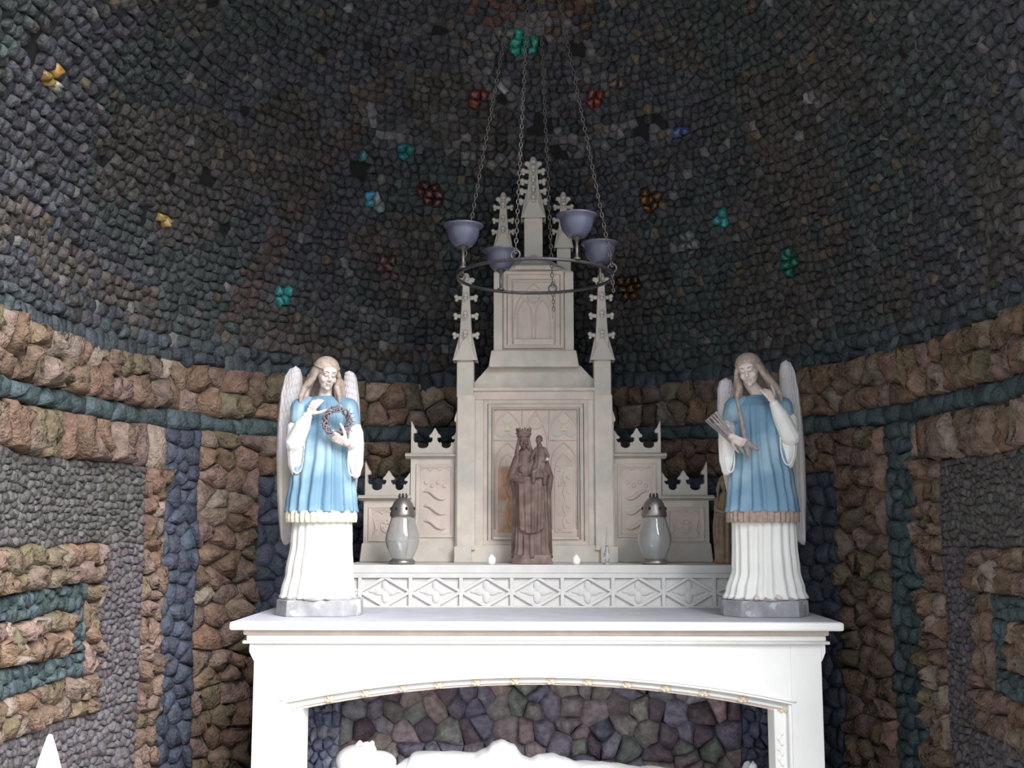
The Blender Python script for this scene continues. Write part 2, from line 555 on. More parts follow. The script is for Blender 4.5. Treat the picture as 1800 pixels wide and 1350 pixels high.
zone(st, 'tuff_stone', SL[6], SR[6], 1.60, T2, .10, .10, h=.04)
zone(st, 'slag_stone', SL[6], SR[6], 0, 1.60, .085, .08, h=.03, col=NAVY)
st.build()

# the dome and its barrel towards the front
def dome(t, e, h=0.0):
    """t runs round the plan like s of the wall, e is the height angle"""
    a = AL if t < 0 else AR
    if abs(t) <= S90:
        q = t / 1.8
        p = Vector((a * sin(q) * cos(e), YC + RB * cos(q) * cos(e), ZS + RB * sin(e)))
    else:
        p = Vector(((1 if t > 0 else -1) * a * cos(e), YC - (abs(t) - S90), ZS + RB * sin(e)))
    n = dnorm(p) if p.z > ZS + 1e-4 or True else None
    return p - n * h
ceiling = backing('ceiling', dome, lin(-SEND, -S90, 6) + lin(-S90, S90, 48)[1:] + lin(S90, SEND, 6)[1:], lin(0, pi / 2, 18))
tag(ceiling, 'dark dome of small slag stones with bits of coloured glass')

def stroke(pts):
    return [hit(x, y) for x, y in pts]
def near(p, poly):
    d = 9
    for a, b in zip(poly, poly[1:]):
        ab = b - a; t = max(0, min(1, (p - a).dot(ab) / ab.length_squared))
        d = min(d, (p - a - ab * t).length)
    return d
PALE = [(stroke([(640, 215), (700, 250), (790, 250), (850, 285), (900, 290)]), .07, (.26, .25, .25)),
        (stroke([(980, 250), (1020, 275), (1080, 240), (1150, 215), (1200, 230)]), .07, (.25, .24, .25)),
        (stroke([(860, 60), (840, 110), (860, 150), (900, 165)]), .08, (.22, .20, .21)),
        (stroke([(930, 40), (1000, 60), (1040, 100), (1060, 150)]), .08, (.22, .20, .21)),
        (stroke([(620, 540), (690, 570)]), .05, (.22, .22, .22)),
        (stroke([(1425, 165), (1450, 205)]), .035, (.42, .38, .38))]
BROWN = [(stroke([(700, 120), (640, 200), (560, 300), (460, 470), (400, 560)]), .10, (.145, .112, .10)),
         (stroke([(480, 590), (640, 620), (800, 640)]), .10, (.13, .11, .095)),
         (stroke([(0, 380), (120, 470), (260, 530)]), .12, (.15, .13, .115)),
         (stroke([(1320, 240), (1400, 320), (1480, 420)]), .10, (.13, .105, .095)),
         (stroke([(850, 0), (890, 20)]), .10, (.20, .11, .09)),
         (stroke([(980, 0), (1030, 20)]), .10, (.19, .11, .08)),
         (stroke([(640, 430), (690, 470)]), .09, (.16, .115, .11))]
HOLES = [(55, 80, 20), (55, 100, 18), (368, 8, 12), (345, 95, 9), (430, 190, 11), (140, 245, 13), (182, 277, 10), (57, 310, 14), (365, 315, 12),
         (300, 315, 10), (138, 400, 10), (293, 455, 9), (250, 380, 10), (397, 400, 8), (772, 55, 10), (572, 88, 7), (640, 87, 6),
         (635, 295, 12), (1340, 185, 8), (1130, 225, 14), (1155, 215, 12), (950, 222, 18), (985, 268, 9), (1525, 145, 8), (1592, 95, 9), (885, 170, 8), (1015, 85, 12)]
GLASS = [(495, 518, 15, (.06, .36, .34)), (705, 262, 12, (.04, .24, .27)), (638, 265, 7, (.10, .34, .33)), (1268, 388, 12, (.06, .40, .38)),
         (1388, 460, 18, (.02, .19, .15)), (905, 68, 17, (.03, .36, .28)), (928, 75, 14, (.04, .30, .24)), (655, 348, 11, (.10, .45, .65)), (663, 362, 10, (.46, .50, .52)),
         (1215, 428, 14, (.24, .26, .26)), (745, 340, 14, (.13, .05, .04)), (775, 345, 13, (.11, .045, .04)), (1145, 352, 17, (.16, .075, .03)),
         (1050, 170, 13, (.26, .06, .045)), (845, 172, 10, (.22, .06, .05)), (680, 465, 13, (.17, .09, .085)), (85, 138, 12, (.48, .28, .06)),
         (98, 145, 9, (.60, .50, .42)), (285, 385, 9, (.55, .42, .14)), (352, 320, 6, (.55, .52, .12)), (888, 160, 10, (.42, .42, .46)),
         (1195, 230, 8, (.12, .18, .42)), (1108, 505, 18, (.085, .045, .012)), (888, 57, 9, (.25, .23, .22)), (1085, 140, 7, (.2, .13, .1)), (618, 10, 6, (.3, .3, .3))]
holes = [(hit(x, y), r) for x, y, r in HOLES]
glass = [(hit(x, y), r, c, []) for x, y, r, c in GLASS]
def on_ell(p):
    # push a point onto the surface of the dome along its normal
    for _ in range(2):
        q = rho(p); g = dnorm(p)
        a = AL if p.x < 0 else AR
        G = 2 * sqrt((p.x / a ** 2) ** 2 + ((max(p.y, YC) - YC) / RB ** 2) ** 2 + ((max(p.z, ZS) - ZS) / RB ** 2) ** 2)
        p = p - g * ((q - 1) / G)
    return p
pts = []
def dens(p):                            # spacing of the stones
    return .046 if p.y > 3.0 else .09
e = 0.014
while e < pi / 2 - 0.02:
    g0 = .046 if e > .06 else .062
    ring = 1.8 * pi * max(cos(e), .03)
    n = max(5, int(ring / (g0 * 1.02)))
    for i in range(n):
        t = -S90 + 2 * S90 * (i + .5 + random.uniform(-.35, .35)) / n
        ee = e + random.uniform(-.3, .3) * g0 / RB
        pts.append(dome(t, max(.004, ee)))
    e += g0 * .98 / RB
e = 0.014
while e < pi / 2 - 0.01:
    for sg in (-1, 1):
        y = YC - .02
        while y > YF + .03:
            g = .046 if y > 2.95 else .10
            p = dome(sg * (S90 + YC - y + random.uniform(-.3, .3) * g), max(.004, e + random.uniform(-.3, .3) * .046 / RB))
            if not (y <= 2.95 and random.random() < .55): pts.append(p)
            y -= g
    e += .046 * .98 / RB
kd = KDTree(len(pts))
for i, p in enumerate(pts): kd.insert(p, i)
kd.balance()
st = Stones(ceiling)
for i, p in enumerate(pts):
    n = dnorm(p)
    ux = n.cross(Vector((0, 0, 1))) if abs(n.z) < .95 else n.cross(Vector((0, 1, 0)))
    ux.normalize(); uy = n.cross(ux)
    r = .075 if p.y > 2.98 else .13
    poly = [(r * cos(k * pi / 4), r * sin(k * pi / 4)) for k in range(8)]
    for q, j, d in kd.find_n(p, 15):
        if j == i: continue
        dv = q - p
        a, b = dv.dot(ux), dv.dot(uy)
        poly = clip(poly, a / 2, b / 2, a, b)
        if len(poly) < 3: break
    if len(poly) < 3: continue
    if p.z < ZS + .02:                # keep clear of the band below
        zz = (ZS - p.z) / (uy.z if abs(uy.z) > .1 else 1)
        poly = clip(poly, 0, zz, 0, -1 if uy.z > 0 else 1)
        if len(poly) < 3: continue
    px, py, w = proj(p)
    if any((p - h).length < 1.25 * rr * w / FPX for h, rr in holes): continue
    gl = None
    for k, (gp, rr, c, L) in enumerate(glass):
        if (p - gp).length < rr * w / FPX + .012: gl = k
    def surf(u, v, h, p=p, ux=ux, uy=uy, n=n): return on_ell(p + ux * u + uy * v) - n * h
    if gl is not None:
        st.add('glass_lump', M['glassy'], poly, surf, .03, jitcol([x * .55 for x in glass[gl][2]], .3, .1), rough=.5, gap=.96)
        continue
    big = noise.noise(p * 1.3 + Vector((5, 0, 0)))
    big2 = noise.noise(p * 2.2 + Vector((0, 9, 0)))
    c = [.112, .114, .132]
    if big > .05: c = [.098, .118, .116]
    if big2 > .22: c = [.125, .115, .108]
    for S_, wd, cc in BROWN:
        d = near(p, S_)
        if d < wd and random.random() < 1.15 - d / wd: c = list(cc)
    for S_, wd, cc in PALE:
        d = near(p, S_)
        if d < wd and random.random() < .75 - .5 * d / wd: c = list(cc)
    if random.random() < .03: c = [.24, .23, .23]
    if random.random() < .02: c = [.22, .17, .12]
    hh = random.uniform(.008, .030)
    c = [x * .46 for x in c]
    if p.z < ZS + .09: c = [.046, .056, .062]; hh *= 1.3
    st.add('slag_stone', M['slag'], poly, surf, hh, jitcol(c, .35, .06), rough=.4, gap=.93)
st.build()

# floor, and the wall with the open arch through which the daylight falls, plus an added shading block
bm = BM(); box(bm, -14, 14, -16, 7, -.12, 0)
fl = obj('floor', bm, M['floor']); tag(fl, kind='structure')
bm = BM()
n = 24
def lip(a, n=24):                       # the edge of the opening follows the vault
    return (-(AL - .02) * cos(a) if cos(a) > 0 else -(AR - .02) * cos(a), ZS + (RB - .02) * sin(a))
inner = [(-(AL - .02), 0.0)] + [lip(pi * k / 24) for k in range(25)] + [(AR - .02, 0.0)]
def outer(p):
    x, z = p
    if z <= ZS: return (-3.4 if x < 0 else 3.4, z)
    a = atan2(z - ZS, x)
    return (max(-3.4, min(3.4, 4.6 * cos(a))), min(5.0, ZS + 4.2 * sin(a)))
g = []
for p in inner:
    o_ = outer(p)
    g.append([bm.verts.new((p[0], YF - .35, p[1])), bm.verts.new((p[0], YF, p[1])), bm.verts.new((o_[0], YF, o_[1])), bm.verts.new((o_[0], YF - .35, o_[1]))])
for a, b in zip(g, g[1:]):
    for k in range(4): bm.faces.new((a[k], a[(k + 1) % 4], b[(k + 1) % 4], b[k]))
bm.faces.new(g[0]); bm.faces.new(g[-1][::-1])
box(bm, -3.4, -AL - .01, .75, YF - .35, 0, 5.0)  # unseen block added on the left to keep sky light off the right side
wf = obj('wall_front_and_shade_block', bm, M['floor']); tag(wf, 'front wall of the grotto with its open arch and an added unseen shading block', kind='structure')
# ------------------------------------------------------------------ altar table
YM = 4.20                                # front edge of the slab
altar = tag(empty('altar_table', (0, YM + .4, 0)), 'white painted stone altar table with an arched opening under a wide ledge', 'altar')
sx0, sx1 = X(408, YM), X(1478, YM)
zt, zb = Z(1094, YM), Z(1109, YM)
TOP = zt
def slab_plan(bm, e, z0, z1):
    P = [(sx0 + e, YM + e), (sx1 - e, YM + e), (sx1 - e, 5.24), (.86, 5.52), (-.88, 5.56), (sx0 + e, 5.32)]
    a = [bm.verts.new((x, y, z0)) for x, y in P]; b = [bm.verts.new((x, y, z1)) for x, y in P]
    bm.faces.new(a[::-1]); bm.faces.new(b)
    for i in range(6): bm.faces.new((a[i], a[(i + 1) % 6], b[(i + 1) % 6], b[i]))
bm = BM(); slab_plan(bm, 0, zb, zt)
obj('slab', bm, M['white'], altar, bevel=.008)
bm = BM(); slab_plan(bm, .012, zt - .003, zt + .0015)  # thin grey sheet over the white slab
lg = obj('ledge_top', bm, M['ledge'], altar); lg['label'] = 'grey top surface'
YP = YM + .055
def hx(px, Y): return X(px, Y)
# mouldings under the slab, each a step of its own
bm = BM(); box(bm, X(432, YM + .03), X(1452, YM + .03), YM + .035, 5.0, Z(1119, YM), zb)
o = obj('upper_moulding', bm, M['pink'], altar, bevel=.006); o['label'] = 'rose tinted cove under the slab'
bm = BM(); box(bm, X(440, YP), X(1444, YP), YP - .012, 5.0, Z(1129, YM), Z(1119, YM))
obj('middle_moulding', bm, M['white'], altar, bevel=.005)
bm = BM(); box(bm, X(434, YP), X(1450, YP), YP - .018, 5.0, Z(1134.5, YM), Z(1129, YM))
o = obj('lower_moulding', bm, M['gradine'], altar, bevel=.003)
# front panel with the segmental arch
def zin(px): return Z(1206 + 44 * ((px - 945) / 410.0) ** 2, YP)
def zout(px): return Z(1191 + 46 * ((px - 945) / 437.0) ** 2, YP)
zc = Z(1134.5, YM)
pxs = [508 + (1382 - 508) * i / 48 for i in range(49)]
bm = BM()
strip(bm, [X(p, YP) for p in pxs], [zout(p) for p in pxs], [zc] * 49, YP, YP + .16)
obj('front_panel', bm, M['white'], altar)
for a, b in ((453, 508), (1382, 1436)):
    e0, e1 = X(a, YP), X(b, YP)
    bm = BM(); box(bm, e0, e1, YP, YP + .16, 0.0, zc)
    obj('pier', bm, M['white'], altar, bevel=.003)
for sgn, a, b in ((-1, 453, 445), (1, 1436, 1443)):
    x0, x1 = X(a, YP), X(b, YP)
    bm = BM()
    prism(bm, [(x0, zc), (x1, zc), (x1, Z(1146, YP)), (x1 * .4 + x0 * .6, Z(1156, YP)), (x0, Z(1162, YP))], YP - .002, YP + .16)
    obj('bracket', bm, M['white'], altar)
for a, b in ((453, 470), (1420, 1436)):
    bm = BM(); box(bm, X(a, YP), X(b, YP), YP + .16, 5.15, 0.0, zc)
    obj('side_wall', bm, M['gradine'], altar)
# arched moulding: fillet, roll and inner reveal, plus the two jambs
def mid(px, f): return zin(px) * f + zout(px) * (1 - f)
q = [520 + (1370 - 520) * i / 44 for i in range(45)]
bm = BM(); strip(bm, [X(p, YP) for p in pxs], [mid(p, .45) for p in pxs], [mid(p, -.02) for p in pxs], YP + .022, YP + .15)
obj('arch_hollow', bm, M['gradine'], altar)
bm = BM(); strip(bm, [X(p, YP) for p in pxs], [mid(p, 1.0) for p in pxs], [mid(p, .45) for p in pxs], YP + .034, YP + .15)
o = obj('arch_reveal', bm, M['pink'], altar); o['label'] = 'rose tinted inner band of the arch'
bm = BM(); tube(bm, [(X(p, YP), YP + .030, mid(p, .5)) for p in pxs], .0085, 10)
obj('arch_roll', bm, M['white'], altar, smooth=True)
bm = BM(); tube(bm, [(X(p, YP), YP - .001, zout(p) + .012) for p in [500 + 890 * i / 44 for i in range(45)]], .004, 8)
obj('arch_fillet', bm, M['white'], altar, smooth=True)
for a, b, c in ((506, 513, 536), (1384, 1377, 1354)):
    bm = BM(); box(bm, min(X(a, YP), X(b, YP)), max(X(a, YP), X(b, YP)), YP + .006, YP + .15, 0, Z(1238, YP)); obj('jamb_fillet', bm, M['white'], altar, bevel=.003)
    bm = BM(); box(bm, min(X(b, YP), X(c, YP)), max(X(b, YP), X(c, YP)), YP + .03, YP + .15, 0, Z(1247, YP)); jb = obj('jamb', bm, M['white'], altar, bevel=.003)
    xm = X((b + c) / 2 - 2, YP)
    bm = BM()
    for k in range(7):
        zz = Z(1290 + 9 * k, YP)
        ell(bm, (xm + .006 * (-1) ** k, YP + .03, zz), (.010, .006, .013), sub=1)
    bm = remesh(bm, .0035, 2)
    obj('carved_leaf', bm, M['white'], jb, smooth=True)
def rosette(x, z, y, s):
    bm = BM()
    for a in range(4):
        an = a * pi / 2 + pi / 4
        ell(bm, (x + cos(an) * s * .62, y, z + sin(an) * s * .62), (s * .5, s * .28, s * .5), sub=1)
    ell(bm, (x, y - s * .25, z), (s * .38, s * .35, s * .38), sub=1)
    for sx in (-1, 1):
        ell(bm, (x + sx * s * 1.15, y + .002, z), (s * .22, s * .3, s * .75), sub=1)
    bm = remesh(bm, .0022, 1)
    return bm
for px in (584, 645, 710, 773, 838, 905, 968, 1032, 1100, 1167, 1233, 1300):
    obj('rosette', rosette(X(px, YP), mid(px, .48), YP + .020, .0155), M['rosette'], altar, smooth=True)
for px in (519, 1371):
    obj('rosette', rosette(X(px, YP), mid(px, .62), YP + .026, .018), M['rosette'], altar, smooth=True)
# the recess under the slab, lined with stones
YR = 5.02
rx0, rx1 = X(470, YP), X(1420, YP)
bm = BM(); box(bm, rx0, rx1, YR + .03, YR + .10, 0, zb)
recess = obj('recess_wall', bm, M['backing'], altar); recess['label'] = 'stone lined back of the arched opening'
ro = wpos(recess)
class Sub(Stones): pass
st = Sub(recess)
def flat(u, v, h): return Vector((u, YR + .028 - h, v)) - ro
cols = [(.30, .24, .25), (.27, .25, .29), (.28, .25, .23), (.23, .24, .22), (.34, .26, .25), (.22, .20, .26), (.16, .12, .14)]
vis0 = 0.42
def lined(x0, x1, z0, z1, g, hh, cl, kind, m, lo=0):
    for site, poly in cells_rect(x0, x1, z0, z1, g):
        poly = [(u + .012 * noise.noise(Vector((u * 9, v * 9, 1.5))), v + .012 * noise.noise(Vector((u * 9, v * 9, 7.5)))) for u, v in poly]
        st.add(kind, m, poly, flat, hh * random.uniform(.3, 1.5), jitcol([1.3 * x for x in random.choice(cl)], .2, .05), rough=.45, gap=.96)  # stone colours raised to stand in for stronger light on this back wall
lined(rx0 + .16, rx1 - .13, .25, zb - .03, .088, .045, cols, 'slag_stone', M['slag'])
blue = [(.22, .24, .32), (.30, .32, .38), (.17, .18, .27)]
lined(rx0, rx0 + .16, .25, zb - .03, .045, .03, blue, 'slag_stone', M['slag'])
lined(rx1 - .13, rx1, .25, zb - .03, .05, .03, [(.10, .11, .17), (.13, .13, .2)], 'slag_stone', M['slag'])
lined(rx0, rx1, 0, .25, .10, .04, cols, 'slag_stone', M['slag'])
# proj() inside add() used local points for the recess: redo the ranking with world positions
for kind, (m, L) in st.k.items():
    NL = []
    for show, vs, fs, col, pp in L:
        px, py, w = proj(vs[-1] + ro)
        ok = 520 < px < 1370 and 1195 < py < 1375
        NL.append(((10 - abs(py - 1270) / 100) if ok else 0.0, vs, fs, col, pp))
    st.k[kind] = [m, NL]
st.build()
bm = BM(); box(bm, rx0, rx1, YP + .16, YR + .03, 0.16, .22)
obj('recess_floor', bm, M['gradine'], altar)
RFL = .22

# ------------------------------------------------------------------ gradine with the lozenge frieze
YG = 4.90
gra = tag(empty('altar_gradine', (0, YG, TOP)), 'pale stone step on the altar with a frieze of lozenges and quatrefoils', 'altar step')
gx0, gx1 = X(604, YG), X(1297, YG)
gz1 = Z(993, YG); gz0 = TOP + .0015
bm = BM(); box(bm, gx0, gx1, YG, 5.54, Z(1008, YG), gz1)
obj('top_board', bm, M['gradine'], gra, bevel=.004)
GT = gz1
bm = BM(); box(bm, gx0 + .012, gx1 - .012, YG + .012, 5.53, gz0, Z(1008, YG))
obj('core', bm, M['gradine'], gra)
bm = BM(); box(bm, gx0 + .004, gx1 - .004, YG - .004, YG + .02, Z(1016, YG), Z(1008, YG)); obj('upper_rail', bm, M['gradine'], gra, bevel=.002)
bm = BM(); box(bm, gx0 + .004, gx1 - .004, YG - .004, YG + .02, gz0, Z(1065, YG)); obj('lower_rail', bm, M['gradine'], gra, bevel=.002)
fz0, fz1 = Z(1066, YG), Z(1015, YG); fzm = (fz0 + fz1) / 2
bars = [634.0 + 88.45 * i for i in range(8)]
for p in bars:
    x = X(p, YG); bm = BM(); box(bm, x - .0085, x + .0085, YG - .003, YG + .014, fz0 - .004, fz1 + .004)
    obj('mullion', bm, M['gradine'], gra, bevel=.003)
def bar2(bm, a, b, w, y0, y1):
    a = Vector(a); b = Vector(b); d = (b - a).normalized(); n_ = Vector((-d.y, d.x)) * w
    prism(bm, [tuple(a + n_), tuple(a - n_), tuple(b - n_), tuple(b + n_)], y0, y1)
for i in range(-1, 8):
    c = bars[0] + 88.45 * (i + .5)
    xa, xc, xb = X(c - 44.2, YG), X(c, YG), X(c + 44.2, YG)
    segs = []
    if i >= 0: segs += [((xa, fzm), (xc, fz1)), ((xa, fzm), (xc, fz0))]
    else: segs += [((gx0 + .014, fz1 - .03), (xb, fzm)), ((gx0 + .014, fz0 + .03), (xb, fzm))]
    if 0 <= i < 7: segs += [((xc, fz1), (xb, fzm)), ((xc, fz0), (xb, fzm))]
    if i == 7: segs = [((xa, fzm), (gx1 - .014, fz1 - .03)), ((xa, fzm), (gx1 - .014, fz0 + .03))]
    for a, b in segs:
        bm = BM(); bar2(bm, a, b, .0068, YG - .001, YG + .014)
        obj('lozenge_rib', bm, M['gradine'], gra, bevel=.0025)
    if 0 <= i < 7:
        bm = BM()
        # four-lobed flower: tall rounded lobes above and below, pointed lobes to the sides
        for sg in (-1, 1):
            ell(bm, (xc, YG + .012, fzm + sg * .025), (.0175, .009, .027), sub=2)
            ell(bm, (xc + sg * .028, YG + .012, fzm), (.026, .008, .018), sub=2)
            ell(bm, (xc + sg * .052, YG + .012, fzm), (.022, .006, .008), sub=2)
        bm = remesh(bm, .003, 1)
        obj('quatrefoil', bm, M['gradine'], gra, smooth=True)

# ------------------------------------------------------------------ retable
YT = 5.20
KT = 1 / FPX * YT
XC = X(942, YT)
ret = tag(empty('stone_retable', (XC, YT, GT)), 'weathered gothic stone retable with a tall middle tower and stepped side wings', 'retable')
def TX(hw): return XC + hw * KT * 1.0
def TZ(py): return Z(py, YT + .04)
def rect(name, hx0, hx1, py0, py1, y0, y1, m='lime', par=None, bevel=.003, mirror=False, label=None):
    """a block between two half-widths (signed) and two heights, in picture units of the retable plane"""
    out = []
    for sg in ((1, -1) if mirror else (1,)):
        a, b = sorted((TX(sg * hx0), TX(sg * hx1)))
        bm = BM(); box(bm, a, b, y0, y1, max(zbase, TZ(py1)), TZ(py0))
        o = obj(name, bm, M[m], par or ret, bevel=bevel)
        if label: o['label'] = label
        out.append(o)
    return out if mirror else out[0]
zbase = GT + .0005
def moulding(name, x0, x1, z0, z1, w, y, m, par, d=.012, bev=.0025):
    """picture-frame moulding, four mitred sides in one piece"""
    bm = BM()
    o_ = [(x0, z0), (x1, z0), (x1, z1), (x0, z1)]
    i_ = [(x0 + w, z0 + w), (x1 - w, z0 + w), (x1 - w, z1 - w), (x0 + w, z1 - w)]
    A = [bm.verts.new((x, y - d, z)) for x, z in o_]; B = [bm.verts.new((x, y - d * .4, z)) for x, z in i_]
    Cc = [bm.verts.new((x, y + .01, z)) for x, z in o_]; D = [bm.verts.new((x, y + .01, z)) for x, z in i_]
    for k in range(4):
        j = (k + 1) % 4
        bm.faces.new((A[k], A[j], B[j], B[k])); bm.faces.new((A[k], Cc[k], Cc[j], A[j]))
        bm.faces.new((B[k], B[j], D[j], D[k])); bm.faces.new((Cc[k], D[k], D[j], Cc[j]))
    return obj(name, bm, M[m], par, bevel=bev)
def pxbox(hw0, hw1, py0, py1): return TX(hw0), TX(hw1), TZ(py1), TZ(py0)

# main block
zmain = TZ(686)
bm = BM()
box(bm, TX(-126), TX(126), YT + .05, YT + .34, zbase, zmain)
blk = obj('main_block', bm, M['lime'], ret, bevel=.004)
rect('frame_stile', 92, 124, 690, 964, YT + .010, YT + .055, mirror=True)
rect('frame_rail', -124, 124, 687, 704, YT + .004, YT + .055, m='pink')
rect('top_fillet', -128, 128, 683, 689, YT - .008, YT + .055)
rect('plinth_block', -122, 122, 958, 989, YT - .004, YT + .06)
rect('plinth_end', 112, 142, 960, 989, YT - .030, YT + .06, mirror=True)
for (hw, a, b, w, yy, mm) in ((92, 704, 958, 7, .020, 'pink'), (84, 711, 955, 6, .030, 'lime'), (77, 717, 952, 3, .038, 'pink')):
    x0, x1, z0, z1 = pxbox(-hw, hw, a, b)
    moulding('panel_moulding', x0, x1, z0, z1, w * KT, YT + yy, mm, ret)
x0, x1, z0, z1 = pxbox(-75, 75, 720, 944)
bm = BM(); box(bm, x0, x1, YT + .046, YT + .06, z0, z1)
tracery = obj('tracery_panel', bm, M['pink'], ret); tracery['label'] = 'rose tinted blind tracery panel'
bm = BM(); prism(bm, [(x0, z0 - .012), (x1, z0 - .012), (x1, z0), (x0, z0)], YT + .018, YT + .06); obj('panel_sill', bm, M['lime'], ret, bevel=.002)
YTr = YT + .046
def arc_rib(par, pts, r=.0042, m='pink', y=YTr, name='tracery_rib'):
    bm = BM(); tube(bm, [(TX(a), y - .001, TZ(b)) for a, b in pts], r, 8)
    return obj(name, bm, M[m], par, smooth=True)
def gothic(cx, w, spring, apex, n=10):
    L = []
    for i in range(n + 1):
        t = i / n
        L.append((cx - w * (1 - t ** 1.9), spring + (apex - spring) * (t ** .75 if t else 0)))
    Rr = [(2 * cx - a, b) for a, b in L[::-1]][1:]
    return L + Rr
for cx in (-50, 50):
    # upper arch with a three-lobed eye
    arc_rib(tracery, gothic(cx, 27, 772, 722))
    bm = BM()
    for a, b, rr in ((cx, 737, 10), (cx - 12, 758, 12), (cx + 12, 758, 12)):
        ell(bm, (TX(a), YTr + .001, TZ(b)), (rr * KT, .006, rr * KT), sub=2)
    bm = remesh(bm, .003, 2)
    tf = obj('trefoil', bm, M['lime'], tracery, smooth=True)
    bm = BM(); prism(bm, [(TX(cx - 7), TZ(757)), (TX(cx + 7), TZ(757)), (TX(cx), TZ(744))], YTr - .0085, YTr - .003)
    o = obj('trefoil_heart', bm, mat('yellow_stained_stone', (.64, .58, .38), .8, .1), tf); o['label'] = 'yellowish stained centre'
    # lower lancet
    arc_rib(tracery, [(cx - 22, 930)] + gothic(cx, 22, 815, 778) + [(cx + 22, 930)])
    arc_rib(tracery, gothic(cx, 14, 820, 798), .003)
    x0, x1, z0, z1 = pxbox(cx - 17, cx + 17, 820, 936)
    bm = BM(); box(bm, x0, x1, YTr - .004, YTr + .006, z0, z1)
    o = obj('lancet_field', bm, M['ochre' if cx < 0 else 'pink'], tracery, bevel=.002)
    if cx < 0: o['label'] = 'orange stained field'
    fld = o
    bm = BM()
    tube(bm, [((x0 + x1) / 2 + .008 * (-1) ** k, YTr - .003, z0 + (z1 - z0) * (k + .5) / 9) for k in range(9)], .006, 8)
    for k in range(9):
        zz = z0 + (z1 - z0) * (k + .5) / 9; s = 1 if k % 2 else -1
        ell(bm, ((x0 + x1) / 2 + s * .018, YTr - .004, zz), (.020, .004, .011), Matrix.Rotation(s * .6, 3, 'Y'), sub=1)
    obj('carved_scroll', remesh(bm, .004, 2), M['ochre' if cx < 0 else 'pink'], fld, smooth=True)
arc_rib(tracery, gothic(0, 22, 800, 722)); arc_rib(tracery, [(-24, 722), (-24, 940)]); arc_rib(tracery, [(24, 722), (24, 940)])
arc_rib(tracery, [(-75, 774), (-24, 774)], .003); arc_rib(tracery, [(24, 774), (75, 774)], .003)
arc_rib(tracery, [(12 * cos(a * pi / 8), 742 - 12 * sin(a * pi / 8)) for a in range(17)], .003)

# sloping shoulders above the main block
bm = BM()
frustum(bm, (XC, YT + .19), 122 * KT, .150, zmain, (XC - .003, YT + .19), 82 * KT, .120, TZ(641))
obj('shoulder', bm, M['lime'], ret, bevel=.003)
# tower
XT = X(939, YT)
def tw(name, hw, py0, py1, yf, yb, m='lime', bev=.003, par=None):
    bm = BM(); box(bm, XT - hw * KT, XT + hw * KT, yf, yb, TZ(py1), TZ(py0))
    return obj(name, bm, M[m], par or ret, bevel=bev)
bm = BM(); frustum(bm, (XT, YT + .17), 81 * KT, .155, TZ(646), (XT, YT + .17), 76 * KT, .145, TZ(616)); obj('tower_plinth', bm, M['lime'], ret, bevel=.006)
twr = tw('tower', 68, 474, 618, YT + .05, YT + .30)
for sg in (-1, 1):
    bm = BM(); c = XT + sg * 64 * KT
    box(bm, c - 8 * KT, c + 8 * KT, YT + .036, YT + .10, TZ(618), TZ(478)); obj('corner_shaft', bm, M['lime'], twr, bevel=.004)
for (hw, a, b, w, yy, mm) in ((54, 477, 612, 6, .046, 'pink'), (47, 483, 611, 8, .050, 'pink'), (38, 492, 608, 3, .054, 'lime')):
    moulding('tower_moulding', XT - hw * KT, XT + hw * KT, TZ(b), TZ(a), w * KT, YT + yy, mm, twr, d=.014)
tp = tw('tower_panel', 36, 496, 606, YT + .045, YT + .06, 'pink', par=twr)
def t_rib(pts, r=.0036):
    bm = BM(); tube(bm, [(XT + a * KT, YT + .043, TZ(b)) for a, b in pts], r, 8); return obj('tracery_rib', bm, M['pink'], tp, smooth=True)
for cx in (-16, 16): t_rib([(cx - 13, 600)] + gothic(cx, 13, 560, 528) + [(cx + 13, 600)])
t_rib([(11 * cos(a * pi / 8), 522 - 11 * sin(a * pi / 8)) for a in range(17)])
t_rib(gothic(0, 34, 560, 500), .003)
tw('tower_sill', 36, 596, 606, YT + .035, YT + .06, 'lime', par=twr)
# the cap of the tower: half an octagon in plan
def oct_slab(bm, hw, hy, z0, z1, k1=1.0):
    P = [(-1, -.25), (-.45, -1), (.45, -1), (1, -.25), (1, 1), (-1, 1)]
    a = [bm.verts.new((XT + x * hw * KT, YT + .17 + y * hy, z0)) for x, y in P]
    b = [bm.verts.new((XT + x * hw * k1 * KT, YT + .17 + y * hy * k1, z1)) for x, y in P]
    bm.faces.new(a[::-1]); bm.faces.new(b)
    for i in range(6): bm.faces.new((a[i], a[(i + 1) % 6], b[(i + 1) % 6], b[i]))
bm = BM(); oct_slab(bm, 72, .165, TZ(476), TZ(469)); obj('cornice', bm, M['lime'], twr, bevel=.003)
bm = BM(); oct_slab(bm, 66, .15, TZ(469), TZ(450), .52); obj('tower_roof', bm, M['lime'], twr, bevel=.003)
bm = BM(); frustum(bm, (XT, YT + .09), 20 * KT, .05, TZ(462), (XT, YT + .12), 5 * KT, .02, TZ(443)); obj('roof_gablet', bm, M['lime'], twr, bevel=.002)

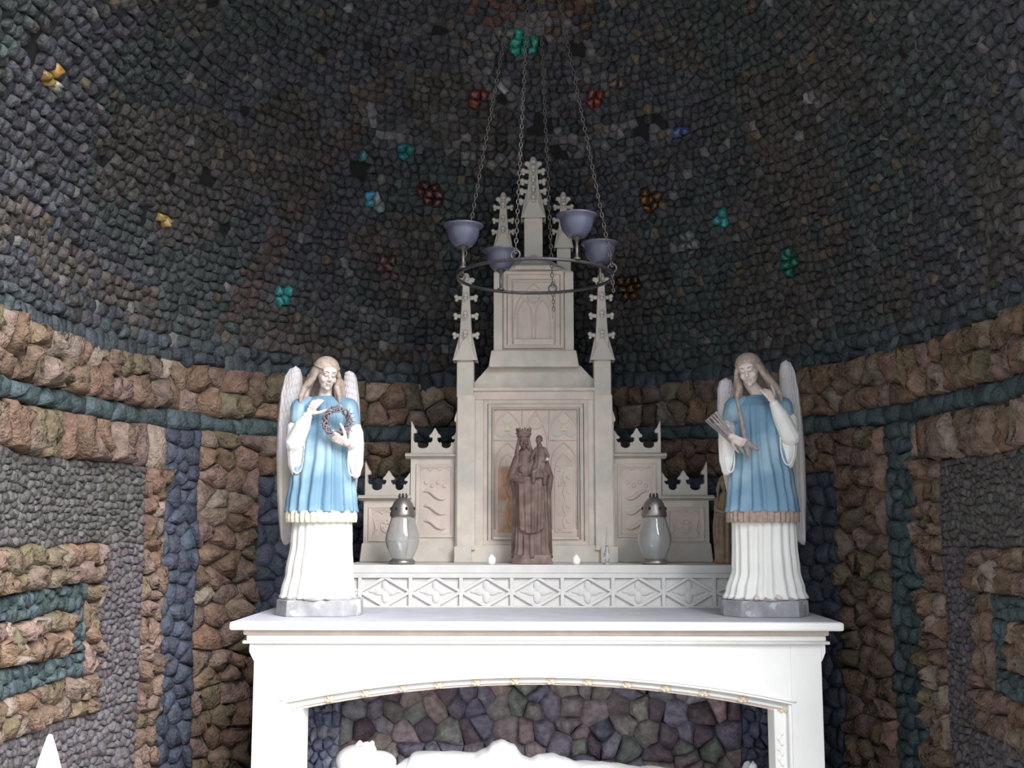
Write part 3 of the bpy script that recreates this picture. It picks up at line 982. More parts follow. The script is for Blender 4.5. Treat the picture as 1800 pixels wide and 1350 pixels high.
def crocket(bm, p, out, s):
    """a curled leaf knob springing outwards"""
    out = Vector(out).normalized(); p = Vector(p)
    caps(bm, p, p + out * s * .8 + Vector((0, 0, s * .1)), s * .38, s * .36, 1)
    ell(bm, p + out * s * 1.15 + Vector((0, 0, s * .28)), s * .46, sub=1)
    ell(bm, p + out * s * 1.1 - Vector((0, 0, s * .32)), s * .36, sub=1)
def pinnacle(label, xc, yc, shaft_hw, z_foot, gab, crk, top, w_sp, cs, par=ret, gw=None):
    """gab = (py foot, py apex) of the gablets, crk = heights of the crockets, top = py of the finial's tip"""
    k = yc / FPX
    def TZ(py): return Z(py, yc)
    h = shaft_hw * k; gw = (gw or shaft_hw * 1.45) * k
    bm = BM(); box(bm, xc - h, xc + h, yc - h, yc + h, z_foot, TZ(gab[0]) + .004)
    P = obj('pinnacle', bm, M['lime'], par, bevel=.004)
    P['label'] = label
    zg0, zg1 = TZ(gab[0]), TZ(gab[1])
    for dx, dy in ((0, -1), (1, 0), (0, 1), (-1, 0)):
        bm = BM()
        t = Vector((-dy, dx)); n_ = Vector((dx, dy))
        pts = []
        for (a, z) in ((-gw, zg0), (gw, zg0), (gw * .80, zg0 + (zg1 - zg0) * .12), (0, zg1), (-gw * .80, zg0 + (zg1 - zg0) * .12)):
            pts.append((a, z))
        def od(z): return gw * .98 + (w_sp * k * .95 - gw * .98) * (z - zg0) / (zg1 - zg0)
        V0 = [bm.verts.new((xc + t.x * a + n_.x * od(z), yc + t.y * a + n_.y * od(z), z)) for a, z in pts]
        V1 = [bm.verts.new((xc + t.x * a * .8 + n_.x * (h * .55), yc + t.y * a * .8 + n_.y * (h * .55), z)) for a, z in pts]
        bm.faces.new(V0); bm.faces.new(V1[::-1])
        for i in range(5): bm.faces.new((V0[i], V1[i], V1[(i + 1) % 5], V0[(i + 1) % 5]))
        obj('gablet', bm, M['lime'], P, bevel=.0015)
    bm = BM(); z0 = zg0 + .3 * (zg1 - zg0); zt_ = TZ(top + 10)
    frustum(bm, (xc, yc), w_sp * k, w_sp * k, z0, (xc, yc), w_sp * k * .42, w_sp * k * .42, zt_)
    obj('spire', bm, M['lime'], P, bevel=.004)
    for c in crk:
        f = (TZ(c) - z0) / (zt_ - z0); rr = w_sp * k * (1 - .58 * f)
        for dx, dy in ((-1, 0), (1, 0), (0, -1), (0, 1)):
            bm = BM(); crocket(bm, (xc + dx * rr * .85, yc + dy * rr * .85, TZ(c)), (dx, dy, 0), cs * k)
            obj('crocket', bm, M['lime'], P, smooth=True)
    bm = BM()
    zf = TZ(top + 12)
    caps(bm, (xc, yc, TZ(top + 16)), (xc, yc, TZ(top + 4)), 5.2 * k * cs / 6.5, 3.6 * k * cs / 6.5, 1)
    for dx, dy in ((-1, 0), (1, 0), (0, -1), (0, 1)):
        ell(bm, (xc + dx * cs * k * 1.05, yc + dy * cs * k * 1.05, zf), (cs * k * .62, cs * k * .62, cs * k * .55), sub=1)
        ell(bm, (xc + dx * cs * k * .55, yc + dy * cs * k * .55, zf - .012 * cs / 6.5), cs * k * .5, sub=1)
    ell(bm, (xc, yc, TZ(top + 3)), (3.6 * k * cs / 6.5, 3.6 * k * cs / 6.5, 4.2 * k), sub=1)
    obj('finial', remesh(bm, .0035, 1), M['lime'], P, smooth=True)
    return P
pinnacle('tall crocketed pinnacle crowning the tower', XT, YT + .15, 16.5, TZ(462), (388, 338), (302, 320, 337, 355), 276, 14, 10.5, gw=23)
for sg in (-1, 1):
    pinnacle('crocketed pinnacle behind the tower', XT + sg * 57 * KT, YT + .27, 12.5, TZ(640), (440, 402), (365, 388, 408), 338, 11, 9, gw=18)
    px_ = XC + sg * 121.5 * KT - .008
    P = pinnacle('crocketed pinnacle on the front buttress', px_, YT + .03, 15, TZ(700), (636, 590), (524, 556, 590), 480, 12.5, 10, gw=22.5)
    # buttress below it, with its weathered set-off
    x0 = XC + sg * 121 * KT - .004
    bm = BM(); box(bm, x0 - 16 * KT, x0 + 16 * KT, YT - .012, YT + .12, TZ(966), TZ(696)); B = obj('buttress', bm, M['lime'], ret, bevel=.005)
    bm = BM(); a, b = x0 + sg * 8 * KT, x0 + sg * 21 * KT
    prism(bm, [(a, TZ(733)), (a, zbase), (b - sg * 3 * KT, zbase), (b - sg * 3 * KT, TZ(742)), (b, TZ(742)), (b, TZ(737)), (b - sg * 4 * KT, TZ(724)), (a, TZ(712))], YT + .0, YT + .13)
    obj('set_off', bm, M['lime'], B, bevel=.002)
    bm = BM(); frustum(bm, (x0, YT + .03), 17 * KT, .05, TZ(966), (x0, YT + .03), 14 * KT, .042, TZ(958)); obj('buttress_foot', bm, M['lime'], B)

# stepped side wings with pierced cresting
def crest(par, xa, xb, peaks, zb_, y0, y1, sg, tall):
    """parapet of fleurons: one profile, a tall half fleuron at the outer end"""
    half = [(0, 45), (2.5, 41), (6, 35), (10, 31.5), (9.5, 28), (4.2, 27.5), (4.2, 22), (8.5, 17), (9.5, 19.5), (11.5, 17.5), (11.5, 13), (14, 10), (19, 8.5)]
    pts = []
    for pk, hgt in peaks:
        s = hgt / 43.0
        prof = [(-a, b * (s if b > 24 else 1)) for a, b in half[::-1]] + [(a, b * (s if b > 24 else 1)) for a, b in half[1:]]
        for a, b in prof:
            x = pk + a
            if xa - .01 <= x <= xb + .01: pts.append((x, b))
        if pk == xa: pts.insert(0, (xa, hgt))
    pts.sort(key=lambda t: t[0]) if False else None
    out = [(xa, 0)] + [p for p in pts] + [(xb, 0)]
    bm = BM()
    prism(bm, [(XC + sg * a * KT, zb_ + b * KT * 1.03) for a, b in out], y0, y1)
    o = obj('cresting', bm, M['lime'], par, bevel=.0015)
    return o
def wing(sg, h0, h1, cor, body0, foot, pan, label, detail):
    x0, x1 = sorted((XC + sg * h0 * KT, XC + sg * h1 * KT))
    yf, yb = YT + .045 + detail * .012, YT + .27
    bm = BM(); box(bm, x0, x1, yf, yb, zbase, TZ(body0)); Wg = obj('side_wing', bm, M['lime'], ret, bevel=.003); Wg['label'] = label
    c0, c1 = sorted((XC + sg * (h0 - .5) * KT, XC + sg * (h1 + 9) * KT))
    # cornice with a sloping top
    bm = BM()
    zc0, zc1 = TZ(cor[1]), TZ(cor[0])
    prof = [(0, zc0), (-.030, zc0 + .012), (-.030, zc0 + .018), (-.008, zc1), (.2, zc1), (.2, zc0)]
    a = [bm.verts.new((c0 if True else 0, yf + dy, z)) for dy, z in prof]; b = [bm.verts.new((c1, yf + dy, z)) for dy, z in prof]
    bm.faces.new(a); bm.faces.new(b[::-1])
    for i in range(6): bm.faces.new((a[i], b[i], b[(i + 1) % 6], a[(i + 1) % 6]))
    obj('cornice', bm, M['lime'], Wg, bevel=.0015)
    f0, f1 = sorted((XC + sg * (h0 + 0) * KT, XC + sg * (h1 + 5) * KT))
    bm = BM(); frustum(bm, ((f0 + f1) / 2, (yf + yb) / 2), (f1 - f0) / 2, (yb - yf) / 2 + .018, zbase, ((f0 + f1) / 2, (yf + yb) / 2), (f1 - f0) / 2 - .008, (yb - yf) / 2 + .010, TZ(foot))
    obj('wing_plinth', bm, M['lime'], Wg, bevel=.005)
    p0, p1 = sorted((XC + sg * pan[0] * KT, XC + sg * pan[1] * KT))
    moulding('panel_moulding', p0 - 7 * KT, p1 + 7 * KT, TZ(pan[3] + 7), TZ(pan[2] - 7), 5 * KT, yf, 'pink', Wg, d=.008)
    moulding('panel_moulding', p0 - 3 * KT, p1 + 3 * KT, TZ(pan[3] + 3), TZ(pan[2] - 3), 3 * KT, yf, 'lime', Wg, d=.005)
    bm = BM(); box(bm, p0, p1, yf - .002, yf + .01, TZ(pan[3]), TZ(pan[2])); pn = obj('relief_panel', bm, M['pink'], Wg); pn['label'] = 'rose tinted carved panel'
    xm = (p0 + p1) / 2; hw = (p1 - p0) / 2
    bm = BM()
    nz = 3 if pan[3] - pan[2] > 80 else 0
    ztop = TZ(pan[2])
    for k in (-1, 0, 1):    # little arches along the head of the panel
        tube(bm, [(xm + k * hw * .64 + hw * .30 * cos(a * pi / 8), yf - .003, ztop - .016 + .014 * sin(a * pi / 8)) for a in range(9)], .0035, 6)
    if nz:
        for k in range(3):   # diagonal scrolls
            zz = TZ(pan[2] + 48 + 26 * k)
            tube(bm, [(xm - sg * hw * (.75 - 1.5 * t) * -1, yf - .004, zz + .030 * (t - .5) * -1 * (1 if sg < 0 else 1) * (1) + .010 * sin(t * 2 * pi)) for t in lin(0, 1, 10)],
                 [.003 + .009 * sin(pi * t) for t in lin(0, 1, 10)], 8)
            ell(bm, (xm + sg * hw * .5, yf - .003, zz + .022), (.012, .005, .010), sub=1)
        for k in range(4):
            ell(bm, (xm + (k - 1.5) * hw * .4, yf - .003, TZ(pan[2] + 26 + 6 * (k % 2))), (.013, .005, .013), sub=1)
    else:
        torus(bm, (xm, yf - .002, TZ((pan[2] + pan[3]) / 2 + 4)), .030, .0045, 20, 6, ax=(0, 1, 0))
        for a in range(6):
            an = a * pi / 3
            ell(bm, (xm + .018 * cos(an), yf - .003, TZ((pan[2] + pan[3]) / 2 + 4) + .018 * sin(an)), (.010, .005, .010), sub=1)
        for s in (-1, 1):
            tube(bm, [(xm + s * hw * .95, yf - .002, TZ(pan[3] - 4)), (xm + s * hw * .72, yf - .004, TZ((pan[2] + pan[3]) / 2 + 8)), (xm + s * hw * .9, yf - .003, TZ(pan[2] + 14))], [.003, .007, .003], 8)
    obj('carved_relief', remesh(bm, .0035, 1), M['pink'], pn, smooth=True)
    return Wg, yf, zc1
for sg, side_ in ((-1, 'outer'), (1, 'outer')):
    a, yf, zc = wing(sg, 134, 222, (796, 806), 800, 950, (151, 205, 822, 938), 'tall inner side wing', 0)
    crest(a, 139, 221.5, [(139, 38), (179, 42), (221.5, 54)], zc - .001, yf - .004, yf + .035, sg, True)
    b, yf, zc = wing(sg, 220, 305, (870, 880), 876, 955, (236, 289, 898, 945), 'low outer side wing', 1)
    crest(b, 223, 303, [(223, 38), (261, 41), (303, 55)], zc - .001, yf - .004, yf + .035, sg, True)

# ------------------------------------------------------------------ ring chandelier with four bowls
RC = W(941, 487, 4.02); RR = .287
ring = tag(empty('hanging_ring', RC), 'blackened iron ring hanging on four chains before the retable', 'chandelier')
bm = BM(); torus(bm, RC, RR, .0062, 72, 8); obj('ring_band', bm, M['iron'], ring, smooth=True)
HOOK = on_ell(Vector((RC.x, RC.y + .05, 3.9)))
HK = Vector((RC.x, RC.y + .02, HOOK.z - .05))
bm = BM(); tube(bm, [HOOK + Vector((0, 0, .01)), HK + Vector((0, 0, .02))], .008, 8); torus(bm, HK, .022, .005, 20, 6, ax=(0, 1, 0)); obj('ceiling_hook', remesh(bm, .003, 0), M['iron'], ring, smooth=True)
def chain(p0, p1, par, L=.026, r=.0021, w=.0058):
    p0 = Vector(p0); p1 = Vector(p1); d = p1 - p0; n_ = int(d.length / (L * .72)); t = d.normalized(); u, v = frame_of(t)
    bm = BM()
    for i in range(n_):
        c = p0 + d * ((i + .5) / n_)
        a = u if i % 2 else v
        pts = []
        for k in range(9):
            an = 2 * pi * k / 8
            pts.append(c + t * (L / 2 - r) * cos(an) + a * w * sin(an))
        tube(bm, pts, r, 5, cap=False)
    o = obj('chain', bm, M['chain'], par, smooth=True); o['kind'] = 'stuff'
    return o
for deg in (14, 104, 194, -76):
    a = R(deg); p = RC + Vector((RR * cos(a), -RR * sin(a), .012))
    c = chain(p + Vector((0, 0, .01)), HK, ring)
    bm = BM(); torus(bm, p + Vector((0, 0, .004)), .016, .0035, 16, 6, ax=(0.3, 1, 0)); obj('eyelet', bm, M['chain'], ring, smooth=True)
    if deg in (14, -76):
        chain(p - Vector((0, 0, .012)), p - Vector((-.004, 0, .085)), ring, L=.02, r=.0018, w=.005)
for deg, lab in ((60, 'violet-grey bowl lowest-hung in front, before the right-hand rear pinnacle'), (-30, 'violet-grey bowl beside the chain on the right end of the ring'),
                 (-118, 'violet-grey bowl low on the back of the ring, before the left rear pinnacle'), (155, 'violet-grey bowl on the left end of the ring')):
    a = R(deg); p = RC + Vector((RR * cos(a), -RR * sin(a), 0))
    lab = {60: 'violet-grey bowl on the near side of the iron ring, overlapping a rear pinnacle', -30: 'violet-grey bowl at the right end of the iron ring, crossed by a chain',
           -118: 'violet-grey bowl at the back of the iron ring, touching the tower cap', 155: 'violet-grey bowl at the left end of the iron ring, clear of the retable'}[deg]
    bw = tag(empty('light_bowl', p + Vector((0, 0, .008))), lab, 'bowl', 'glazed bowls on the hanging ring')
    c = (p.x, p.y, p.z + .085)
    bm = BM()
    lathe(bm, c, [(0, 0), (.028, .0), (.034, .003), (.040, .012), (.050, .026), (.056, .042), (.058, .056), (.060, .066), (.070, .073), (.073, .077), (.071, .080), (.066, .079), (.055, .070), (.052, .056), (.048, .036), (.036, .014), (0, .008)], 36)
    obj('bowl_body', bm, M['bowl'], bw, smooth=True)
    bm = BM(); lathe(bm, (p.x, p.y, p.z + .004), [(0, 0), (.014, 0), (.014, .006), (.0055, .012), (.0055, .068), (.016, .076), (.020, .083), (0, .083)], 14)
    o = obj('bowl_stem', bm, M['chain'], bw, smooth=True)
    bm = BM(); lathe(bm, (p.x, p.y, p.z + .105), [(0, 0), (.040, .0), (.050, .034), (0, .034)], 24); obj('wax', bm, M['wax'], bw, smooth=True)
# ------------------------------------------------------------------ statues
def hand(bm, w, d, n, size=1.0, curl=(.5, .6, .7, .8), th=1, spread=.12, k=1.0):
    """w wrist, d towards the fingers, n the side the palm faces; size 1 = 30 units wrist to fingertip"""
    w = Vector(w); d = Vector(d).normalized(); n = Vector(n); n = (n - d * n.dot(d)).normalized(); s = d.cross(n)
    S = size
    for a, wd in ((0, 4.2), (5, 5.2), (10, 5.8), (14, 5.6)):
        for t in (-1, -.33, .33, 1):
            ell(bm, w + d * a * S + s * t * wd * .72 * S, (3.1 * S,) * 3, sub=1)
    lens = (14.0, 15.5, 14.5, 11.5)
    for i in range(4):
        o = (i - 1.5) / 1.5
        p = w + d * (14.5 - abs(o - .2) * 1.2) * S + s * o * 5.0 * S
        dd = (d + s * o * spread).normalized(); L = lens[i] * S; r = (2.35, 2.4, 2.3, 2.0)[i] * S
        a = curl[i] * .55
        for f, rr in ((.44, .95), (.32, .85), (.26, .72)):
            dd = (dd * cos(a) + n * sin(a)).normalized()
            q = p + dd * L * f
            caps(bm, p, q, r, r * rr if f > .3 else r * .75, 1)
            p = q; a = curl[i] * .9
            r = r * .93
    p = w + d * 4 * S + s * -th * 5.0 * S + n * 1.5 * S
    dd = (d * .62 - s * th * .75 + n * .30).normalized()
    for f, rr in ((9, 2.9), (8, 2.5), (6.5, 2.1)):
        q = p + dd * f * S
        caps(bm, p, q, rr * S, rr * .88 * S, 1)
        p = q; dd = (dd + d * .45 + n * .35).normalized()

def head_blobs(bm, T, s=1.0):
    """T places the head frame: face towards -Y, top +Z, origin in the middle of the head, 62 units tall"""
    def P(x, y, z): return T @ (Vector((x, y, z)) * s)
    rot = T.to_3x3().normalized()
    def E(c, r): ell(bm, P(*c), tuple(q * s for q in r), rot, 2)
    E((0, 3, 7), (20, 23.5, 22)); E((0, -7, -6), (15.5, 15, 19)); E((0, -9, -16), (12, 12, 12))
    E((0, -18.5, -23.5), (5.2, 4.5, 4.5))
    E((0, -17.5, 9), (14, 6, 8))
    for q in (-1, 1):
        E((q * 8.5, -15.5, -7), (6.2, 6, 7))
        E((q * 7.2, -20.5, 5.5), (6.0, 2.6, 1.6))
        E((q * 7.0, -19.3, 1.2), (4.0, 3.0, 2.3))
        E((q * 2.6, -24.5, -7.5), (2.2, 2.6, 1.9))
        E((q * 19, 2, -2), (2.5, 4, 6))
    caps(bm, P(0, -21, 4), P(0, -26.5, -6.5), 2.1 * s, 2.9 * s, 1)
    E((0, -22.0, -13.4), (5.4, 2.6, 1.5)); E((0, -21.6, -16.8), (4.6, 2.6, 1.8))

def robe(bm, rings, nf, amp, ph=0.0, n=144, sharp=1.6, seed=0.0, flare=None):
    """rings: (cx, cy, z, rx, ry, foldscale); folds hang down the whole cloth"""
    g = []
    zs0, zs1 = rings[0][2], rings[-1][2]
    for (cx, cy, z, rx, ry, fs) in rings:
        row = []
        for k in range(n):
            a = 2 * pi * k / n
            w = noise.noise(Vector((cos(a) * 1.4 + seed, sin(a) * 1.4, z * .006)))
            q = nf * a + ph + 2.4 * w
            f = (abs(cos(q / 2)) ** sharp) * 2 - 1
            f2 = sin(2.3 * q + 1.3) * .25
            e_ = 1 + amp * fs * (f + f2)
            row.append(bm.verts.new((cx + rx * e_ * cos(a), cy + ry * e_ * sin(a), z)))
        g.append(row)
    for a, b in zip(g, g[1:]):
        for k in range(n): bm.faces.new((a[k], a[(k + 1) % n], b[(k + 1) % n], b[k]))
    bm.faces.new(g[0][::-1]); bm.faces.new(g[-1])
def interp(keys, n):
    out = []
    for i in range(n + 1):
        z = keys[0][2] + (keys[-1][2] - keys[0][2]) * i / n
        for a, b in zip(keys, keys[1:]):
            if (a[2] <= z <= b[2]) or (a[2] >= z >= b[2]):
                t = (z - a[2]) / (b[2] - a[2]) if b[2] != a[2] else 0
                t2 = t * t * (3 - 2 * t)
                out.append(tuple(u + (v - u) * (t2 if j != 2 else t) for j, (u, v) in enumerate(zip(a, b))))
                break
    return out

def wing_mesh(outline, y0, lean, ridges, m, seed):
    """outline: list of (t, xin, xout, z); a plate with long flight feathers and rows of coverts"""
    bm = BM(); NT, NU = 150, 46
    def at(t):
        for a, b in zip(outline, outline[1:]):
            if t <= b[0]:
                f = (t - a[0]) / (b[0] - a[0]); return [a[i] + (b[i] - a[i]) * f for i in (1, 2, 3)]
        return list(outline[-1][1:])
    F = []; B = []
    for i in range(NT + 1):
        t = i / NT; xi, xo, z = at(t)
        rf = []; rb = []
        for j in range(NU + 1):
            u = j / NU                      # 0 inner edge, 1 leading (outer) edge
            x = xi + (xo - xi) * u
            edge = min(u, 1 - u, t * 2.5, (1 - t) * 4) * 10
            th = 3.2 * min(1, edge) ** .5
            lead = 3.5 * math.exp(-((1 - u) / .13) ** 2)
            # flight feathers: overlapping blades, each steeper on one side
            q = (u * ridges + .35 * sin(t * 3)) % 1.0
            fl = 2.2 * (1 - q) * min(1, max(0, (t - .30) * 8))
            # coverts: scale rows over the shoulder of the wing
            cv = 0.0
            if t < .46:
                rr = (t * 26 + .9 * (1 - u))
                row = math.floor(rr); fr = rr - row
                cc = (u * 7 + .5 * (row % 2)) % 1.0
                cv = 1.9 * fr * (1 - (2 * cc - 1) ** 2 * .8) * min(1, max(0, (.46 - t) * 8))
            yy = y0 + lean * t - 7 * sin(pi * u) * (1 - .4 * t) + 5 * u
            dist_ = (th + fl + cv + lead) * min(1, edge + .05)
            rf.append(bm.verts.new((x, yy - dist_, z)))
            rb.append(bm.verts.new((x, yy + th * .6 + .2, z)))
        F.append(rf); B.append(rb)
    for G, fl in ((F, False), (B, True)):
        for i in range(NT):
            for j in range(NU):
                q = (G[i][j], G[i][j + 1], G[i + 1][j + 1], G[i + 1][j])
                bm.faces.new(q[::-1] if fl else q)
    for i in range(NT):
        bm.faces.new((F[i][0], F[i + 1][0], B[i + 1][0], B[i][0])); bm.faces.new((F[i][NU], B[i][NU], B[i + 1][NU], F[i + 1][NU]))
    for j in range(NU):
        bm.faces.new((F[0][j], B[0][j], B[0][j + 1], F[0][j + 1])); bm.faces.new((F[NT][j], F[NT][j + 1], B[NT][j + 1], B[NT][j]))
    return bm

def angel(px0, py0, Y, m, label, right):
    """built in units of one picture pixel at depth Y; m = -1 mirrors the figure"""
    k = Y / FPX * .997
    org = W(px0, py0, Y); org.z = TOP + .0015 + 30 * k * .985
    root = tag(empty('angel_statue', (org.x, org.y, TOP + .0015)), label, 'statue')
    MX = Matrix.Translation(org) @ Matrix.Diagonal((k * m, k, k * .985, 1))
    def put(name, bm, mm, par=root, smooth=True, bevel=0.0, lab=None):
        xf(bm, MX)
        o = obj(name, bm, M[mm], par, smooth=smooth, bevel=bevel)
        if lab: o['label'] = lab
        return o
    V = Vector
    # plinth: elongated octagon
    bm = BM()
    P = [(-73, -8), (-48, -44), (50, -44), (74, -8), (74, 26), (50, 48), (-48, 48), (-73, 26)]
    for (z0, z1, e) in ((-30, -2, 1.0), ):
        a = [bm.verts.new((x, y, z0)) for x, y in P]; b = [bm.verts.new((x * .985, y * .98, z1)) for x, y in P]
        bm.faces.new(a[::-1]); bm.faces.new(b)
        for i in range(8): bm.faces.new((a[i], a[(i + 1) % 8], b[(i + 1) % 8], b[i]))
    pl = put('plinth', bm, 'plinth', smooth=False, bevel=.004)
    bm = BM(); lathe(bm, (0, 2, -3), [(0, 0), (66, 0), (68, 3), (60, 8), (0, 9)], 48, sy=.68, fold=lambda a, i: 1 + .04 * sin(7 * a) + .03 * sin(11 * a + 1))
    put('plinth_ground', bm, 'plinth', pl)
    # under-robe
    keys = [(-3, 0, 0, 63, 42, 1.0), (-2, 0, 10, 61, 40, 1.0), (0, 0, 45, 56, 37, .9), (2, 2, 95, 52, 35, .75), (3, 3, 160, 50, 34, .55)]
    if right: keys = [(0, 0, 0, 68, 43, 1.5), (0, 0, 14, 63, 41, 1.4), (-2, 0, 50, 55, 37, 1.2), (-2, 2, 95, 53, 35, 1.0), (-2, 3, 160, 52, 34, .8)]
    bm = BM(); robe(bm, interp(keys, 40), 19, .060, seed=3 + m, sharp=1.5); put('white_robe', bm, 'robe')
    for s in (-1, 1):
        bm = BM(); caps(bm, (s * 16 + 4, -32, 5), (s * 19 + 4, -44, 3), 6, 4.5, 2)
        for t in range(4): ell(bm, (s * (15.5 + 2.4 * t) + 4, -48 + t * .8, 2.2), (1.5, 2.6, 1.8), sub=1)
        put('foot', remesh(bm, 1.0, 1), 'skin')
    # tunic
    keys = [(0, 1, 150, 60, 40, 1.0), (0, 1, 165, 58, 39, 1.0), (1, 2, 205, 54, 37, .95), (2, 3, 250, 49, 34, .85), (3, 3, 290, 46, 31, .7),
            (3, 3, 318, 48, 29, .5), (3, 3, 336, 47, 27, .3), (3, 4, 347, 38, 23, .12), (3, 4, 354, 27, 19, .05), (3, 4, 358, 19, 15.5, 0)]
    bm = BM(); robe(bm, interp(keys, 60), 15, .085, seed=8 + m, sharp=1.2); tun = put('blue_tunic', bm, 'blue')
    keys = [(0, 1, 132, 60.5, 41, 1.3), (0, 1, 141, 61.5, 41.5, 1.2), (0, 1, 151, 61, 41, 1.1), (0, 1, 153, 58, 39, 1.0)]
    bm = BM(); robe(bm, interp(keys, 8), 34, .030, seed=8 + m, sharp=1.0, n=240); put('fringe', bm, 'fringe2' if right else 'fringe', tun, lab='brown hem band' if right else 'cream hem band')
    # joints
    if right:
        hc = V((19, -8, 402)); hy, hp, hr = .42, .18, .16
        sh1, el1, wr1, hd1 = V((-38, 0, 338)), V((-46, -22, 288)), V((-14, -42, 343)), V((.50, -.10, .86))
        sh2, el2, wr2, hd2 = V((42, 0, 338)), V((64, -12, 290)), V((60, -52, 280)), V((-.74, -.12, -.50))
    else:
        hc = V((6, -7, 397)); hy, hp, hr = .50, .24, .06
        sh1, el1, wr1, hd1 = V((-38, 0, 338)), V((-44, -20, 278)), V((-17, -43, 322)), V((.50, -.10, .86))
        sh2, el2, wr2, hd2 = V((42, 0, 338)), V((63, -10, 272)), V((50, -44, 270)), V((-.86, -.16, .42))
    T = Matrix.Translation(hc) @ Matrix.Rotation(hr, 4, 'Y') @ Matrix.Rotation(hy, 4, 'Z') @ Matrix.Rotation(hp, 4, 'X')
    # one continuous body: head, neck, trunk, arms and hands
    bm = BM()
    head_blobs(bm, T, .98)
    chain_caps(bm, [hc + V((-1, 8, -20)), V((3, 4, 362)), V((3, 4, 335))], [11, 12.5, 20])
    ell(bm, (3, 3, 335), (40, 20, 22)); ell(bm, (3, 3, 300), (36, 22, 50)); ell(bm, (3, 3, 250), (38, 24, 40))
    chain_caps(bm, [sh1, el1, wr1], [13, 9.5, 6.3]); chain_caps(bm, [sh2, el2, wr2], [13, 9.5, 6.3])
    if right:
        hand(bm, wr1, hd1, V((.35, .6, .25)), 1.15, (.35, .9, 1.1, 1.2), th=-1)
        hand(bm, wr2, hd2, V((-.45, -.1, -.85)) * -1 + V((0, .9, 0)), 1.2, (.75, .8, .9, 1.0), th=-1)
    else:
        hand(bm, wr1, hd1, V((.35, .6, .25)), 1.25, (.3, .6, .8, .9), th=1)
        hand(bm, wr2, hd2, V((.1, .9, .4)), 1.25, (.35, .4, .45, .55), th=1)
    body = remesh(bm, 1.25, 2)
    bo = put('body', body, 'skin')
    def onhead(x, y, z): return T @ (V((x, y, z)) * .98)
    for q in (-1, 1):
        bm = BM(); tube(bm, [onhead(q * 3, -23.2, 6.6), onhead(q * 7, -23.2, 8.2), onhead(q * 11.5, -20.5, 7.0)], [.5, .9, .4], 6); put('eyebrow', bm, 'brow', bo)
        bm = BM(); tube(bm, [onhead(q * 3.6, -22.0, .6), onhead(q * 7, -22.9, -.4), onhead(q * 10.4, -20.6, .8)], [.4, .75, .4], 6); put('eyelid', bm, 'brow', bo)
    bm = BM(); ell(bm, onhead(0, -23.5, -14.6), (3.8, 1.4, 1.5), T.to_3x3().normalized()); put('mouth', bm, 'lip', bo)
    # hair: a cap, a band and long locks to the shoulders
    bm = BM()
    rot3 = T.to_3x3().normalized()
    ell(bm, onhead(0, 5.5, 11), (23, 24.5, 22), rot3, 3)
    rnd = random.Random(5)
    for q in (-1, 1):
        for i in range(11):
            f = i / 10
            a0 = (-.55 + 2.1 * f)
            st_ = onhead(q * 20.5 * cos(a0 * .9 - .15), 4 + 20 * sin(a0) * (1 if a0 > 0 else 1), 11)
            m1 = onhead(q * (22 + 2.5 * rnd.random()), -2 + 22 * f, -10)
            drop = 352 - 10 * rnd.random() - 8 * (1 - f)
            wide = (34 if q < 0 else 21) + 5 * rnd.random() + (4 if right else 0)
            m2 = V((hc.x * .6 + q * wide * .92, -12 + 26 * f, 372))
            en = V((hc.x * .5 + q * (wide + 4), -14 + 34 * f, drop + 4))
            L = [st_, (st_ + m1) / 2 + V((q * 1.5, 0, 0)), m1, (m1 + m2) / 2 + V((q * 2 * sin(i * 2.1), 0, 0)), m2, (m2 + en) / 2 + V((q * 2 * cos(i), -2, 0)), en]
            tube(bm, L, [3, 4.4, 5.2, 5.8, 5.8, 4.8, 1.6], 8)
    for i in range(9):
        x = -24 + 6 * i
        tube(bm, [onhead(x * .7, 24, 8), V((hc.x * .6 + x, 22, 385)), V((hc.x * .5 + x * 1.25, 25, 352))], [5, 6, 3], 8)
    put('hair', remesh(bm, 1.3, 1), 'hair')
    bm = BM(); tube(bm, [onhead(21.8 * cos(a), 4 + 24.2 * sin(a), 14.5 + 3.0 * sin(a)) for a in lin(0, 2 * pi, 32)], 2.1, 8); put('headband', bm, 'hair', lab='rolled circlet round the hair')
    # tunic shoulder cape over the upper arms
    for s, sh, el, nm in ((-1, sh1, el1, 'a'), (1, sh2, el2, 'b')):
        bm = BM(); d = el - sh
        chain_caps(bm, [sh + V((-s * 12, 0, 8)), sh + V((s * 3, 0, 0)), sh + d * .42], [13, 17.5, 16.5])
        put('tunic_sleeve', remesh(bm, 1.6, 3), 'blue', tun)
    # tight under-sleeve of the fore-arm, the wide hanging sleeve, and its cuff
    for s, sh, el, wr, dr in ((-1, sh1, el1, wr1, (212 if not right else 226)), (1, sh2, el2, wr2, (210 if not right else 215))):
        bm = BM()
        if s < 0:
            chain_caps(bm, [el + V((-2, 4, -6)), el * .45 + wr * .55, wr * .93 + el * .07], [18, 14.5, 8.2])
        else:
            chain_caps(bm, [el, el * .3 + wr * .7], [13, 8.5])
        put('under_sleeve', remesh(bm, 1.3, 3), 'robe')
        u = (wr - el).normalized()
        bm = BM(); torus(bm, (wr * .93 + el * .07) if s < 0 else (el * .3 + wr * .7), 7.6, 1.1, 20, 6, ax=u); put('cuff', bm, 'robe')
        cx = el.x * (1.0) + (-s * 2)
